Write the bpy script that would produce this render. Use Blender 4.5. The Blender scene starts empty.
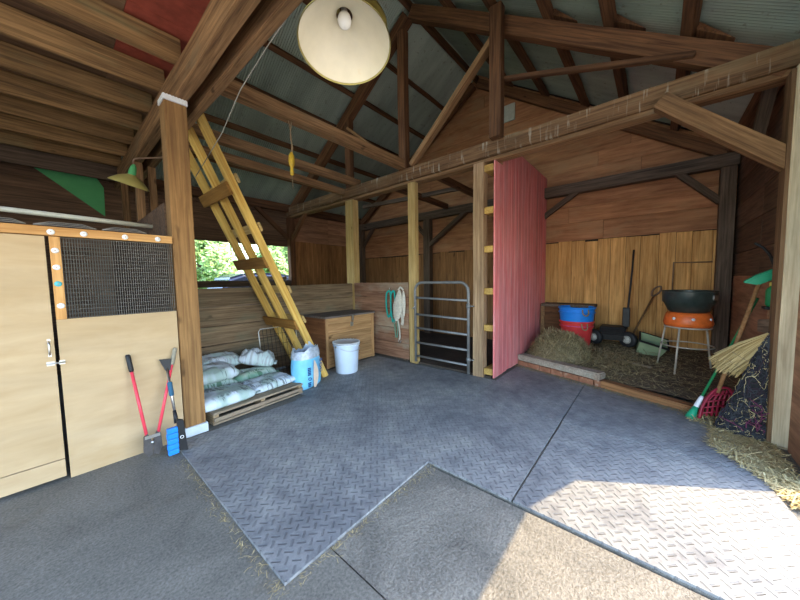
import bpy, bmesh, math, random
from mathutils import Vector, Matrix, noise
random.seed(7)
PI = math.pi
S = bpy.context.scene
C = S.collection

# ------------------------------------------------------------------ camera
YAW, PITCH, ROLL, FPX, CH = math.radians(49.4031), math.radians(3.8631), math.radians(0.8980), 297.39, 1.45
f = Vector((math.sin(YAW)*math.cos(PITCH), math.cos(YAW)*math.cos(PITCH), -math.sin(PITCH)))
r0 = Vector((math.cos(YAW), -math.sin(YAW), 0)); d0 = f.cross(r0)
r = r0*math.cos(ROLL) + d0*math.sin(ROLL); d = -r0*math.sin(ROLL) + d0*math.cos(ROLL)
cam = bpy.data.objects.new('camera', bpy.data.cameras.new('camera')); C.objects.link(cam)
M = Matrix.Identity(4)
for i in range(3):
    M[i][0] = r[i]; M[i][1] = -d[i]; M[i][2] = -f[i]
M[2][3] = CH
cam.matrix_world = M
cam.data.sensor_width = 36; cam.data.lens = FPX/800*36; cam.data.clip_start = .02
S.camera = cam

# ------------------------------------------------------------------ world, sun, exposure
SUN_EL = math.radians(54.7)
w = bpy.data.worlds.new('World'); S.world = w; w.use_nodes = True
wn = w.node_tree
sky = wn.nodes.new('ShaderNodeTexSky'); sky.sky_type = 'NISHITA'; sky.sun_disc = False
sky.sun_elevation = SUN_EL; sky.sun_rotation = math.radians(146); sky.air_density = 1.15; sky.dust_density = 1.0; sky.ozone_density = 1.6
wn.links.new(sky.outputs[0], wn.nodes['Background'].inputs[0]); wn.nodes['Background'].inputs[1].default_value = 1.38
sl = bpy.data.lights.new('sun', 'SUN'); sl.energy = 9.3; sl.angle = math.radians(.5); sl.color = (1, .76, .42)
so = bpy.data.objects.new('sun', sl); C.objects.link(so)
c = math.cos(SUN_EL)
so.rotation_euler = Vector((-.56*c, .83*c, -math.sin(SUN_EL))).to_track_quat('-Z', 'Y').to_euler(); so.location = (6, -8, 12)

def portal(loc, rot, sx, sy):
    l = bpy.data.lights.new('portal', 'AREA'); l.shape = 'RECTANGLE'; l.size = sx; l.size_y = sy; l.cycles.is_portal = True
    o = bpy.data.objects.new('portal', l); C.objects.link(o); o.location = loc; o.rotation_euler = rot
portal((.35, -.93, 1.3), (PI/2, 0, 0), 6.0, 2.6)          # faces +Y? checked: area lights shine along local -Z
portal((-2.75, 1.2, 1.9), (PI/2, 0, -PI/2), 4.3, 4.0)
portal((2.5, 7.35, 1.7), (-PI/2, 0, 0), 3.1, 1.4)
S.view_settings.view_transform = 'Standard'; S.view_settings.look = 'None'
S.view_settings.exposure = 0.08; S.view_settings.gamma = 1.0; S.view_settings.use_curve_mapping = False
S.cycles.max_bounces = 10; S.cycles.diffuse_bounces = 6; S.cycles.sample_clamp_indirect = 6.0

# ------------------------------------------------------------------ node helpers
class NT:
    def __init__(s, name):
        s.m = bpy.data.materials.new(name); s.m.use_nodes = True; s.t = s.m.node_tree
        s.b = s.t.nodes['Principled BSDF']; s.b.inputs['Roughness'].default_value = .8
        s.b.inputs['Specular IOR Level'].default_value = .25
    def n(s, typ, **k):
        o = s.t.nodes.new('ShaderNode'+typ)
        for a, v in k.items(): setattr(o, a, v)
        return o
    def l(s, a, b): s.t.links.new(a, b)
    def val(s, sock, v):
        if hasattr(v, 'is_linked') or hasattr(v, 'node'): s.l(v, sock)
        elif isinstance(v, (tuple, list)) and len(v) == 3 and sock.type == 'RGBA': sock.default_value = (*v, 1)
        else: sock.default_value = v
    def math(s, op, a, b=None, c=None):
        o = s.n('Math', operation=op); s.val(o.inputs[0], a)
        if b is not None: s.val(o.inputs[1], b)
        if c is not None: s.val(o.inputs[2], c)
        return o.outputs[0]
    def mix(s, fac, a, b, blend='MIX'):
        o = s.n('MixRGB', blend_type=blend); s.val(o.inputs[0], fac); s.val(o.inputs[1], a); s.val(o.inputs[2], b); return o.outputs[0]
    def coord(s, offset=True):
        tc = s.n('TexCoord').outputs['Object']
        if not offset: return tc
        v = s.n('VectorMath', operation='SCALE'); oi = s.n('ObjectInfo')
        cx = s.n('CombineXYZ')
        s.l(s.math('MULTIPLY', oi.outputs['Random'], 37.), cx.inputs[0]); s.l(s.math('MULTIPLY', oi.outputs['Random'], 91.), cx.inputs[1]); s.l(s.math('MULTIPLY', oi.outputs['Random'], 53.), cx.inputs[2])
        a = s.n('VectorMath', operation='ADD'); s.l(tc, a.inputs[0]); s.l(cx.outputs[0], a.inputs[1]); return a.outputs[0]
    def noise(s, vec, scale=(1, 1, 1), sc=1., detail=4., rough=.55, dist=0.):
        mp = s.n('Mapping'); s.l(vec, mp.inputs[0]); mp.inputs['Scale'].default_value = scale
        o = s.n('TexNoise'); s.l(mp.outputs[0], o.inputs['Vector']); o.inputs['Scale'].default_value = sc
        o.inputs['Detail'].default_value = detail; o.inputs['Roughness'].default_value = rough; o.inputs['Distortion'].default_value = dist
        return o.outputs['Fac']
    def ramp(s, fac, stops):
        o = s.n('ValToRGB'); s.l(fac, o.inputs[0]); e = o.color_ramp.elements
        while len(e) < len(stops): e.new(.5)
        for i, (p, col) in enumerate(stops):
            e[i].position = p; e[i].color = (*col, 1) if len(col) == 3 else col
        return o.outputs[0]
    def step(s, fac, lo, hi): return s.ramp(fac, [(lo, (0, 0, 0)), (hi, (1, 1, 1))])
    def bump(s, h, strength=.3, dist=.01):
        o = s.n('Bump'); o.inputs['Strength'].default_value = strength; o.inputs['Distance'].default_value = dist
        s.l(h, o.inputs['Height']); s.l(o.outputs[0], s.b.inputs['Normal'])
    def hsv(s, col, v=1., sat=1., h=.5):
        o = s.n('HueSaturation'); s.val(o.inputs['Color'], col); s.val(o.inputs['Value'], v); s.val(o.inputs['Saturation'], sat); s.val(o.inputs['Hue'], h); return o.outputs[0]
    def out(s, col): s.val(s.b.inputs['Base Color'], col); return s.m

AX = {'X': (1.3, 1, 1), 'Y': (1, 1.3, 1), 'Z': (1, 1, 1.3)}
GAIN = {'old_beam_wood': 1.15, 'weathered_beam_wood': 1.25, 'dark_roof_timber': 1.25, 'dark_grey_timber': 1.5, 'joist_wood': 1.3, 'grey_brown_post': 1.5, 'grey_fence_board': 1.0, 'red_brown_fence_board': 1.15,
        'tan_wall_plank': 1.35, 'brown_shaded_wall_plank': 1.5, 'red_brown_board': 1.4, 'red_brown_board_side': 1.6, 'dark_wall_board': 1.3, 'faded_red_paint': 1.5, 'loft_board': 1.3, 'new_pine': 1.155, 'storage_box_wood': 1.2, 'storage_box_side_wood': 1.3, 'grey_lid_wood': 1.3}
SAT = {'joist_wood': 1.08, 'loft_board': 1.0, 'dark_roof_timber': 1.15, 'storage_box_wood': 1.15, 'pale_plywood': 1.1, 'new_pine': 1.15, 'brown_post_wood': 1.15, 'tan_wall_plank': 1.12, 'red_brown_board': 1.15, 'red_brown_board_side': 1.0, 'old_beam_wood': 1.2, 'weathered_beam_wood': 1.15, 'tan_post_wood': 1.2, 'faded_red_paint': 1.05, 'dark_grey_timber': 1.0, 'grey_fence_board': 1.3}
def wood(name, dark, light, axis='X', g=42., var=.2, island=False, stain=None, stain_amt=(.55, .75), rough=.82, bump=.35, drips=None, knots=True, cont=.7):
    gn = GAIN.get(name, 1.); dark = tuple(min(.8, a*gn) for a in dark); light = tuple(min(.8, a*gn) for a in light)
    if stain: stain = tuple(min(.8, a*gn) for a in stain)
    t = NT(name); v = t.coord()
    if island:
        geo = t.n('NewGeometry'); ri = geo.outputs['Random Per Island']
        cx = t.n('CombineXYZ')
        for i, k in enumerate((17., 29., 41.)): t.l(t.math('MULTIPLY', ri, k), cx.inputs[i])
        a = t.n('VectorMath', operation='ADD'); t.l(v, a.inputs[0]); t.l(cx.outputs[0], a.inputs[1]); v = a.outputs[0]; rnd = ri
    else:
        rnd = t.n('ObjectInfo').outputs['Random']
    sc = {'X': (1.6, g, g), 'Y': (g, 1.6, g), 'Z': (g, g, 1.6)}[axis]
    n1 = t.noise(v, sc, 1., 6., .62, .5)
    col = t.ramp(n1, [(.33, dark), (.5, tuple((a+b)/2 for a, b in zip(dark, light))), (.67, light)])
    n2 = t.noise(v, {'X': (.6, 3, 3), 'Y': (3, .6, 3), 'Z': (3, 3, .6)}[axis], 2.2, 5., .65)
    col = t.mix(1., col, t.ramp(n2, [(.3, (1-.42*cont,)*3), (.7, (1+.18*cont,)*3)]), 'MULTIPLY')
    if knots:
        sk = {'X': (3, 9, 9), 'Y': (9, 3, 9), 'Z': (9, 9, 3)}[axis]
        n4 = t.noise(v, sk, 1., 2.)
        col = t.mix(t.step(n4, .70, .78), col, tuple(a*.45 for a in dark))
    if stain:
        n3 = t.noise(v, {'X': (.8, 2, 2), 'Y': (2, .8, 2), 'Z': (2, 2, .8)}[axis], 1.3, 5., .65)
        col = t.mix(t.step(n3, *stain_amt), col, stain)
    if drips:
        n5 = t.noise(v, (26, 2, 2.4), 1., 3., .6)
        n6 = t.noise(v, (1.5, 1.5, 4), 1., 2.)
        dm = t.math('MULTIPLY', t.step(n5, .57, .65), t.step(n6, .42, .56))
        col = t.mix(t.math('MULTIPLY', dm, .5), col, drips)
    col = t.hsv(col, t.math('MULTIPLY_ADD', rnd, 2*var, 1-var), SAT.get(name, 1.18))
    t.b.inputs['Roughness'].default_value = rough
    t.bump(n1, bump, .006)
    return t.out(col)

def plain(name, col, rough=.5, metal=0., noise_amt=.0, nscale=20., bump=0., spec=.3, col2=None, thr=(.5, .65), trans=0.):
    t = NT(name); t.b.inputs['Roughness'].default_value = rough; t.b.inputs['Metallic'].default_value = metal; t.b.inputs['Specular IOR Level'].default_value = spec
    v = t.coord(); n1 = t.noise(v, (1, 1, 1), nscale, 5., .6)
    cc = t.mix(1., col, t.ramp(n1, [(.3, (1-noise_amt,)*3), (.7, (1+noise_amt*.4,)*3)]), 'MULTIPLY')
    if col2: cc = t.mix(t.step(n1, *thr), cc, col2)
    if bump: t.bump(n1, bump, .01)
    return t.out(cc)

def speck(name, c1, c2, scale=60., c3=None, bump=.4, dist=.01, swirl=1.2):
    t = NT(name); v = t.coord(False); t.b.inputs['Roughness'].default_value = .9
    n1 = t.noise(v, (1, 1, 1), swirl, 7., .68, .6); n2 = t.noise(v, (1, 1, 1), scale, 3., .7)
    col = t.ramp(n1, [(.3, c1), (.7, c2)])
    col = t.mix(1., col, t.ramp(n2, [(.3, (.62, .62, .62)), (.7, (1.28, 1.28, 1.28))]), 'MULTIPLY')
    if c3:
        n3 = t.noise(v, (1, 1, 1), 2.3, 6., .7)
        col = t.mix(t.math('MULTIPLY', t.step(n3, .58, .72), .7), col, c3)
    h = t.math('ADD', n2, t.math('MULTIPLY', n1, 2.)); t.bump(h, bump, dist)
    return t.out(col)

def island_mat(name, cols, rough=.85):
    t = NT(name); ri = t.n('NewGeometry').outputs['Random Per Island']; t.b.inputs['Roughness'].default_value = rough
    k = len(cols)
    return t.out(t.ramp(ri, [(i/(k-1), cc) for i, cc in enumerate(cols)]))

def mat_tread(name):
    t = NT(name); v = t.coord(False); t.b.inputs['Roughness'].default_value = .62; t.b.inputs['Specular IOR Level'].default_value = .35
    mp = t.n('Mapping'); t.l(v, mp.inputs[0]); mp.inputs['Rotation'].default_value = (0, 0, PI/4); mp.inputs['Scale'].default_value = (1/.052,)*3
    sx = t.n('SeparateXYZ'); t.l(mp.outputs[0], sx.inputs[0])
    fx = t.math('FRACT', sx.outputs[0]); fy = t.math('FRACT', sx.outputs[1])
    par = t.math('MODULO', t.math('ABSOLUTE', t.math('ADD', t.math('FLOOR', sx.outputs[0]), t.math('FLOOR', sx.outputs[1]))), 2.)
    dx = t.math('ABSOLUTE', t.math('SUBTRACT', fx, .5)); dy = t.math('ABSOLUTE', t.math('SUBTRACT', fy, .5))
    def bar(a, b): return t.math('MULTIPLY', t.math('LESS_THAN', a, .46), t.ramp(b, [(.07, (1, 1, 1)), (.13, (0, 0, 0))]))
    m = t.math('ADD', t.math('MULTIPLY', par, bar(dx, dy)), t.math('MULTIPLY', t.math('SUBTRACT', 1., par), bar(dy, dx)))
    n1 = t.noise(v, (1, 1, 1), 1.1, 7., .7, .4); n2 = t.noise(v, (1, 1, 1), 9., 5., .7); n3 = t.noise(v, (1, 1, 1), 90., 2.)
    col = t.ramp(n1, [(.34, (.185, .19, .20)), (.52, (.29, .292, .29)), (.68, (.395, .385, .355))])
    col = t.mix(1., col, t.ramp(n2, [(.3, (.66, .66, .68)), (.7, (1.2, 1.2, 1.17))]), 'MULTIPLY')
    col = t.mix(t.math('MULTIPLY', t.step(t.noise(v, (1, 1, 1), 3.1, 6., .75), .60, .72), .6), col, (.14, .15, .17))
    col = t.mix(t.math('MULTIPLY', m, .36), col, (.09, .095, .105))
    h = t.math('ADD', t.math('MULTIPLY', m, -1.), t.math('MULTIPLY', n3, .25)); t.bump(h, 1., .008)
    return t.out(col)

# ------------------------------------------------------------------ materials
m_header = wood('old_beam_wood', (.09, .052, .032), (.27, .17, .105), drips=(.62, .58, .48), stain=(.20, .155, .10), bump=.5)
m_beam = wood('weathered_beam_wood', (.10, .058, .034), (.29, .18, .105), stain=(.17, .13, .085), bump=.5)
m_dark = wood('dark_roof_timber', (.055, .028, .018), (.155, .082, .048), bump=.4)
m_darkgrey = wood('dark_grey_timber', (.042, .029, .021), (.12, .082, .058), bump=.4)
m_joist = wood('joist_wood', (.11, .066, .034), (.30, .185, .09), stain=(.16, .14, .075), var=.18)
m_pine = wood('new_pine', (.54, .32, .12), (.78, .52, .22), g=50, var=.08, bump=.15)
m_post = wood('brown_post_wood', (.185, .105, .055), (.345, .21, .108), g=50, var=.05, bump=.2)
m_post2 = wood('tan_post_wood', (.34, .24, .12), (.54, .41, .23), g=50, var=.08, bump=.25)
m_pale = wood('pale_weathered_post', (.50, .41, .29), (.76, .66, .49), g=40, var=.03, bump=.3)
m_greypost = wood('grey_brown_post', (.17, .115, .075), (.35, .25, .165), g=40, var=.06, bump=.35)
m_ply = wood('pale_plywood', (.44, .318, .19), (.515, .388, .25), axis='X', g=7., var=.03, cont=.25, bump=.06, knots=False, stain=(.41, .28, .15), stain_amt=(.60, .85))
m_plytrim = wood('trim_wood', (.40, .22, .11), (.58, .36, .19), var=.06, bump=.15)
m_fence = wood('grey_fence_board', (.13, .095, .068), (.31, .24, .175), island=True, var=.22, stain=(.14, .135, .10), stain_amt=(.5, .7), bump=.5)
m_fenceY = wood('red_brown_fence_board', (.16, .085, .058), (.33, .20, .14), axis='Y', island=True, var=.2, stain=(.30, .25, .19), stain_amt=(.5, .72), bump=.5)
m_box = wood('storage_box_wood', (.27, .16, .085), (.46, .295, .17), island=True, var=.12, bump=.25)
m_boxside = wood('storage_box_side_wood', (.15, .075, .045), (.26, .135, .08), axis='Y', island=True, var=.12, bump=.25)
m_lid = wood('grey_lid_wood', (.13, .11, .10), (.25, .21, .185), bump=.3)
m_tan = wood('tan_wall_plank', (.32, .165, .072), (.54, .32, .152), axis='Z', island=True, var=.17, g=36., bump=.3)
m_brown_shaded = wood('brown_shaded_wall_plank', (.13, .07, .04), (.27, .155, .085), axis='Z', island=True, var=.15, g=36., bump=.3)
m_red = wood('red_brown_board', (.20, .10, .062), (.34, .185, .112), axis='Y', island=True, var=.13, g=20., bump=.15, stain=(.26, .16, .10), stain_amt=(.5, .7), knots=False)
m_redX = wood('red_brown_board_side', (.17, .085, .05), (.30, .16, .09), axis='X', island=True, var=.13, g=20., bump=.15, knots=False)
m_dkwall = wood('dark_wall_board', (.055, .036, .027), (.14, .09, .062), axis='X', island=True, var=.2, bump=.3)
m_pink = wood('faded_red_paint', (.52, .135, .135), (.64, .235, .225), axis='Z', island=True, var=.09, g=24., bump=.25, cont=.5, stain=(.45, .105, .10), stain_amt=(.56, .78), knots=False)
m_loft = wood('loft_board', (.11, .06, .035), (.24, .14, .075), axis='X', island=True, var=.25, g=20., bump=.2, knots=False)
m_loftred = plain('red_painted_board', (.36, .075, .045), .8, noise_amt=.35, nscale=9)
m_greenp = plain('green_board_paint', (.10, .42, .16), .6, noise_amt=.15, nscale=5)
m_pallet = wood('pallet_wood', (.20, .155, .115), (.40, .33, .25), island=True, var=.15, bump=.4)
m_steel = plain('galvanised_steel', (.55, .55, .54), .35, 1., noise_amt=.15)
m_gate = plain('grey_gate_tube', (.22, .22, .215), .5, .3, noise_amt=.25, nscale=8., col2=(.17, .14, .12), thr=(.62, .75))
m_black = plain('black_plastic', (.018, .018, .02), .5)
m_blackm = plain('black_metal', (.025, .024, .024), .5, .2, noise_amt=.3)
m_white = plain('white_plastic', (.78, .79, .80), .35, noise_amt=.05)
m_bucket = plain('white_blue_bucket', (.66, .76, .90), .4, noise_amt=.06, nscale=6)
m_redpl = plain('red_handle_paint', (.72, .06, .09), .35, noise_amt=.1)
m_blue = plain('bright_blue_plastic', (.015, .22, .72), .4, noise_amt=.1, nscale=6.)
m_redtub = plain('red_tub_plastic', (.66, .05, .05), .45, noise_amt=.2, nscale=6.)
m_orange = plain('orange_enamel', (.80, .16, .03), .35, noise_amt=.25, nscale=10., col2=(.25, .08, .03), thr=(.66, .72))
m_kettle = plain('dark_green_black_enamel', (.035, .05, .045), .3, noise_amt=.4, spec=.5)
m_legs = plain('pale_stand_steel', (.52, .47, .38), .5, .2, noise_amt=.2)
m_greenpl = plain('green_plastic', (.02, .33, .17), .4, noise_amt=.1)
m_greenst = plain('green_pole_paint', (.02, .20, .07), .4, noise_amt=.1)
m_teal = plain('teal_webbing', (.02, .36, .30), .8, noise_amt=.2, nscale=60)
m_cream = plain('cream_webbing', (.62, .57, .47), .9, noise_amt=.25, nscale=40, bump=.3)
m_binred = plain('dark_red_plastic', (.30, .018, .04), .4, noise_amt=.15)
m_sagebin = plain('sage_green_plastic', (.30, .38, .22), .5, noise_amt=.2, nscale=6)
m_enamel = plain('ivory_enamel', (.70, .64, .49), .35, noise_amt=.12, nscale=5., col2=(.66, .48, .22), thr=(.66, .85), spec=.4)
m_enamelout = plain('yellowed_enamel', (.50, .42, .14), .4, noise_amt=.2, nscale=6.)
m_bulb = plain('frosted_glass_bulb', (.86, .85, .82), .25, noise_amt=.02, spec=.5)
m_rust = plain('rusty_socket', (.24, .15, .10), .6, .3, noise_amt=.3)
m_sheet = plain('dark_folded_sheet', (.035, .03, .03), .45, noise_amt=.3)
m_pipe = plain('pale_pipe', (.62, .62, .55), .4, noise_amt=.1)
m_yellow = plain('yellow_trap_plastic', (.62, .40, .04), .4, noise_amt=.3, nscale=30)
m_cord = plain('tan_cord', (.30, .22, .13), .9, noise_amt=.3, nscale=60)
m_straw = island_mat('straw', [(.20, .15, .075), (.36, .28, .14), (.50, .40, .21), (.30, .25, .15)])
m_strawlt = island_mat('bright_straw', [(.42, .31, .13), (.62, .50, .25), (.72, .60, .33)])
m_broom = island_mat('broom_corn', [(.30, .20, .07), (.48, .34, .14), (.60, .46, .23), (.40, .28, .11)])
m_twine = island_mat('dark_twine', [(.02, .022, .028), (.07, .075, .085), (.03, .035, .045), (.05, .03, .04)])
m_web = plain('grey_cobweb_strand', (.5, .45, .36), .9)
m_hay = speck('hay_bed', (.17, .13, .07), (.32, .25, .14), 45., bump=1., dist=.03, swirl=5.)
m_dirt = speck('dirt_floor', (.075, .055, .038), (.17, .125, .08), 40., (.24, .18, .10), bump=.8, dist=.02, swirl=2.5)
m_darkdirt = speck('dark_stall_floor', (.055, .042, .033), (.11, .085, .065), 40., bump=.8, dist=.02)
m_conc = speck('smooth_concrete', (.135, .127, .108), (.235, .22, .187), 70., (.13, .11, .08), bump=.35, dist=.006, swirl=1.6)
m_rough = speck('rough_concrete', (.145, .136, .118), (.285, .262, .22), 75., (.13, .12, .105), bump=1., dist=.01, swirl=2.2)
m_curb = speck('curb_concrete', (.30, .25, .19), (.47, .40, .31), 50., (.28, .16, .10), bump=.8, dist=.01, swirl=4.)
m_brick = plain('red_brick', (.36, .155, .085), .9, noise_amt=.4, nscale=14., bump=.6, col2=(.42, .33, .24), thr=(.58, .70))
m_timber = wood('orange_brown_timber', (.17, .09, .05), (.34, .19, .11), bump=.4)
m_ground = speck('gravel_yard', (.38, .34, .27), (.52, .47, .38), 50., bump=.6, dist=.02)
m_grass = speck('grass_field', (.13, .24, .05), (.26, .38, .11), 30., bump=.8, dist=.05, swirl=3.)
m_mat = mat_tread('rubber_mat_tread')
m_dkgap = plain('dark_interior_board', (.03, .022, .018), .9, noise_amt=.3)
m_leaf = island_mat('leaf', [(.20, .34, .10), (.36, .54, .20), (.52, .68, .32), (.28, .44, .15)], .6)
m_trunk = wood('bark', (.07, .05, .035), (.18, .13, .09), axis='Z', g=30)
m_carpaint = plain('dark_blue_car_paint', (.02, .03, .06), .25, .3, spec=.5)
m_glass = plain('dark_car_glass', (.12, .17, .26), .1, spec=.6)
# corrugated roof sheet: dull green-grey zinc with lap lines and rust specks
t = NT('corrugated_roof_metal'); v = t.coord(False)
n1 = t.noise(v, (3, .6, .6), 1., 5., .6); n2 = t.noise(v, (1, 1, 1), 14., 4.)
col = t.ramp(n1, [(.3, (.25, .295, .25)), (.7, (.42, .48, .405))])
col = t.mix(t.math('MULTIPLY', t.step(n2, .62, .72), .5), col, (.13, .09, .06))
t.b.inputs['Metallic'].default_value = .35; t.b.inputs['Roughness'].default_value = .5
m_roof = t.out(col)
# printed feed sack: white woven plastic with green and grey print areas
def sackmat(name, base, ink, ink2, amt=.55):
    t = NT(name); v = t.coord(); t.b.inputs['Roughness'].default_value = .45
    tc = t.coord(False)
    n1 = t.noise(v, (3.2, 2.2, .1), 1., 4., .5); n2 = t.noise(v, (30, 9, 1), 1., 2., .7)
    col = t.mix(t.math('MULTIPLY', t.step(n1, .46, .54), amt), base, ink)
    col = t.mix(t.math('MULTIPLY', t.math('MULTIPLY', t.step(n2, .50, .56), t.step(t.noise(v, (2, 3, .1), 1.3, 1.), .44, .48)), .8), col, ink2)
    t.bump(t.noise(v, (1, 1, 1), 11., 4., .55), .5, .02)
    return t.out(col)
m_sack = sackmat('feed_sack_print', (.62, .70, .77), (.32, .45, .38), (.10, .12, .12), .75)
m_sackg = sackmat('green_sack_print', (.52, .62, .55), (.20, .42, .26), (.08, .2, .1), .8)
m_sackw = sackmat('white_sack_plastic', (.62, .69, .77), (.30, .50, .36), (.36, .39, .42), .35)
m_shav = plain('light_blue_bag_plastic', (.20, .58, .86), .35, noise_amt=.15, nscale=8., bump=.25)
m_shavclear = plain('clear_grey_plastic', (.50, .56, .64), .2, noise_amt=.4, nscale=18., bump=.6, spec=.6)
m_ink = plain('navy_print', (.015, .07, .22), .5)
m_peach = plain('peach_print', (.72, .56, .44), .5, noise_amt=.1)

# ------------------------------------------------------------------ mesh helpers
def bx(bm, x0, x1, y0, y1, z0, z1, mi=0, bev=0., jit=0.):
    vs = [bm.verts.new(p) for p in ((x0, y0, z0), (x1, y0, z0), (x1, y1, z0), (x0, y1, z0), (x0, y0, z1), (x1, y0, z1), (x1, y1, z1), (x0, y1, z1))]
    fs = [bm.faces.new([vs[i] for i in q]) for q in ((0, 3, 2, 1), (4, 5, 6, 7), (0, 1, 5, 4), (1, 2, 6, 5), (2, 3, 7, 6), (3, 0, 4, 7))]
    for q in fs: q.material_index = mi
    if jit:
        for q in vs: q.co += Vector((random.uniform(-jit, jit), random.uniform(-jit, jit), random.uniform(-jit, jit)))
    if bev:
        es = list({e for q in fs for e in q.edges})
        res = bmesh.ops.bevel(bm, geom=es, offset=bev, segments=2, affect='EDGES', profile=.6)
        for q in res['faces']: q.material_index = mi
    return vs

def prism(bm, pts, off, mi=0):
    a = [bm.verts.new(p) for p in pts]; b = [bm.verts.new(Vector(p)+Vector(off)) for p in pts]; n = len(pts)
    fs = [bm.faces.new(a), bm.faces.new(b[::-1])] + [bm.faces.new((a[i], b[i], b[(i+1) % n], a[(i+1) % n])) for i in range(n)]
    for q in fs: q.material_index = mi
    bmesh.ops.recalc_face_normals(bm, faces=fs)

def tube(bm, pts, rad, seg=10, mi=0, cyclic=False, caps=True):
    pts = [Vector(p) for p in pts]; n = len(pts); rings = []
    rad = rad if isinstance(rad, (list, tuple)) else [rad]*n
    ref = None
    for i, p in enumerate(pts):
        a = pts[i-1] if (i > 0 or cyclic) else p; b = pts[(i+1) % n] if (i < n-1 or cyclic) else p
        t_ = (b-a).normalized()
        if ref is None: ref = t_.orthogonal().normalized()
        ref = (ref - t_*ref.dot(t_))
        ref = ref.normalized() if ref.length > 1e-6 else t_.orthogonal().normalized()
        u = t_.cross(ref)
        rings.append([bm.verts.new(p+(ref*math.cos(2*PI*k/seg)+u*math.sin(2*PI*k/seg))*rad[i]) for k in range(seg)])
    fs = []
    for i in range(n if cyclic else n-1):
        A, B = rings[i], rings[(i+1) % n]
        for k in range(seg): fs.append(bm.faces.new((A[k], A[(k+1) % seg], B[(k+1) % seg], B[k])))
    if caps and not cyclic: fs += [bm.faces.new(rings[0][::-1]), bm.faces.new(rings[-1])]
    for q in fs: q.material_index = mi; q.smooth = True
    return rings

def lathe(bm, prof, seg=32, mi=0, cap0=False, cap1=False, sx=1., sy=1., mat=None):
    rings = []
    for rr, z in prof: rings.append([bm.verts.new((rr*math.cos(2*PI*k/seg)*sx, rr*math.sin(2*PI*k/seg)*sy, z)) for k in range(seg)])
    fs = []
    for A, B in zip(rings, rings[1:]):
        for k in range(seg): fs.append(bm.faces.new((A[k], A[(k+1) % seg], B[(k+1) % seg], B[k])))
    if cap0: fs.append(bm.faces.new(rings[0][::-1]))
    if cap1: fs.append(bm.faces.new(rings[-1]))
    for q in fs: q.material_index = mi; q.smooth = True
    if mat is not None:
        for R in rings:
            for q in R: q.co = mat @ q.co
    return rings

def bez(pts, n=8):
    P = [Vector(p) for p in pts]; out = []
    for i in range(len(P)-1):
        p0 = P[max(i-1, 0)]; p1 = P[i]; p2 = P[i+1]; p3 = P[min(i+2, len(P)-1)]
        for k in range(n):
            t_ = k/n
            out.append(.5*((2*p1)+(-p0+p2)*t_+(2*p0-5*p1+4*p2-p3)*t_*t_+(-p0+3*p1-3*p2+p3)*t_**3))
    return out+[P[-1]]

def tag(o, label=None, cat=None, group=None, kind=None):
    if label: o['label'] = label
    if cat: o['category'] = cat
    if group: o['group'] = group
    if kind: o['kind'] = kind
    return o
ROOTM = {}
def thing(name, label, cat, loc=(0, 0, 0), rz=0., group=None, rot=None):
    o = bpy.data.objects.new(name, None); C.objects.link(o); o.empty_display_size = .1
    mw = Matrix.Translation(loc) @ (rot.to_4x4() if rot else Matrix.Rotation(rz, 4, 'Z'))
    o.matrix_world = mw; ROOTM[o.name] = mw
    return tag(o, label, cat, group)
def mk(name, bm, mats, parent=None, M=None, smooth=None):
    """M: world matrix of the mesh's own axes; without M the mesh is in world axes (no parent) or in the parent's own axes."""
    me = bpy.data.meshes.new(name); bmesh.ops.recalc_face_normals(bm, faces=bm.faces) if smooth == 'fix' else None
    bm.to_mesh(me); bm.free()
    for q in (mats if isinstance(mats, (list, tuple)) else [mats]): me.materials.append(q)
    o = bpy.data.objects.new(name, me); C.objects.link(o)
    if parent is not None:
        o.parent = parent; pm = ROOTM[parent.name]
        L = pm.inverted() @ M if M is not None else Matrix.Identity(4)
        o.matrix_local = L; ROOTM[o.name] = pm @ L
    else:
        o.matrix_world = M if M is not None else Matrix.Identity(4); ROOTM[o.name] = o.matrix_world.copy()
    return o
def world_part(name, bm, mats, parent):
    """bm is given in world coordinates and becomes a part of parent"""
    bmesh.ops.transform(bm, matrix=ROOTM[parent.name].inverted(), verts=bm.verts)
    return mk(name, bm, mats, parent)
def frame(p0, p1, up=(0, 0, 1)):
    p0, p1 = Vector(p0), Vector(p1); x = (p1-p0).normalized(); y = Vector(up).cross(x)
    if y.length < 1e-4: y = Vector((0, 1, 0)).cross(x)
    y.normalize(); z = x.cross(y)
    m = Matrix((x, y, z)).transposed().to_4x4(); m.translation = (p0+p1)/2
    return m, (p1-p0).length
def beam_bm(L, w_, h_, bev=.006, wob=.004):
    bm = bmesh.new(); bx(bm, -L/2, L/2, -w_/2, w_/2, -h_/2, h_/2)
    n = max(2, int(L/.35))
    es = [e for e in bm.edges if abs(e.verts[0].co.x-e.verts[1].co.x) > .9*L]
    bmesh.ops.subdivide_edges(bm, edges=es, cuts=n, use_grid_fill=True)
    if bev:
        es = [e for e in bm.edges if len(e.link_faces) == 2 and e.calc_face_angle(0) > .5]
        bmesh.ops.bevel(bm, geom=es, offset=bev, segments=2, affect='EDGES')
    if wob:
        o = random.uniform(0, 99)
        for q in bm.verts:
            nn = noise.noise_vector(Vector((q.co.x*1.3+o, o, o)))*wob*1.6; q.co.y += nn.y; q.co.z += nn.z
            q.co += noise.noise_vector(q.co*7+Vector((o, 0, 0)))*wob*.5
    return bm
def beam(name, label, cat, p0, p1, w_, h_, m, up=(0, 0, 1), group=None, parent=None, bev=.006, wob=.004, kind=None):
    F, L = frame(p0, p1, up)
    o = mk(name, beam_bm(L, w_, h_, bev, wob), m, parent, F)
    if parent is None: tag(o, label, cat, group, kind)
    elif label: o['label'] = label
    return o
def struct(name, bm, mats): return tag(mk(name, bm, mats), kind='structure')

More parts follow.
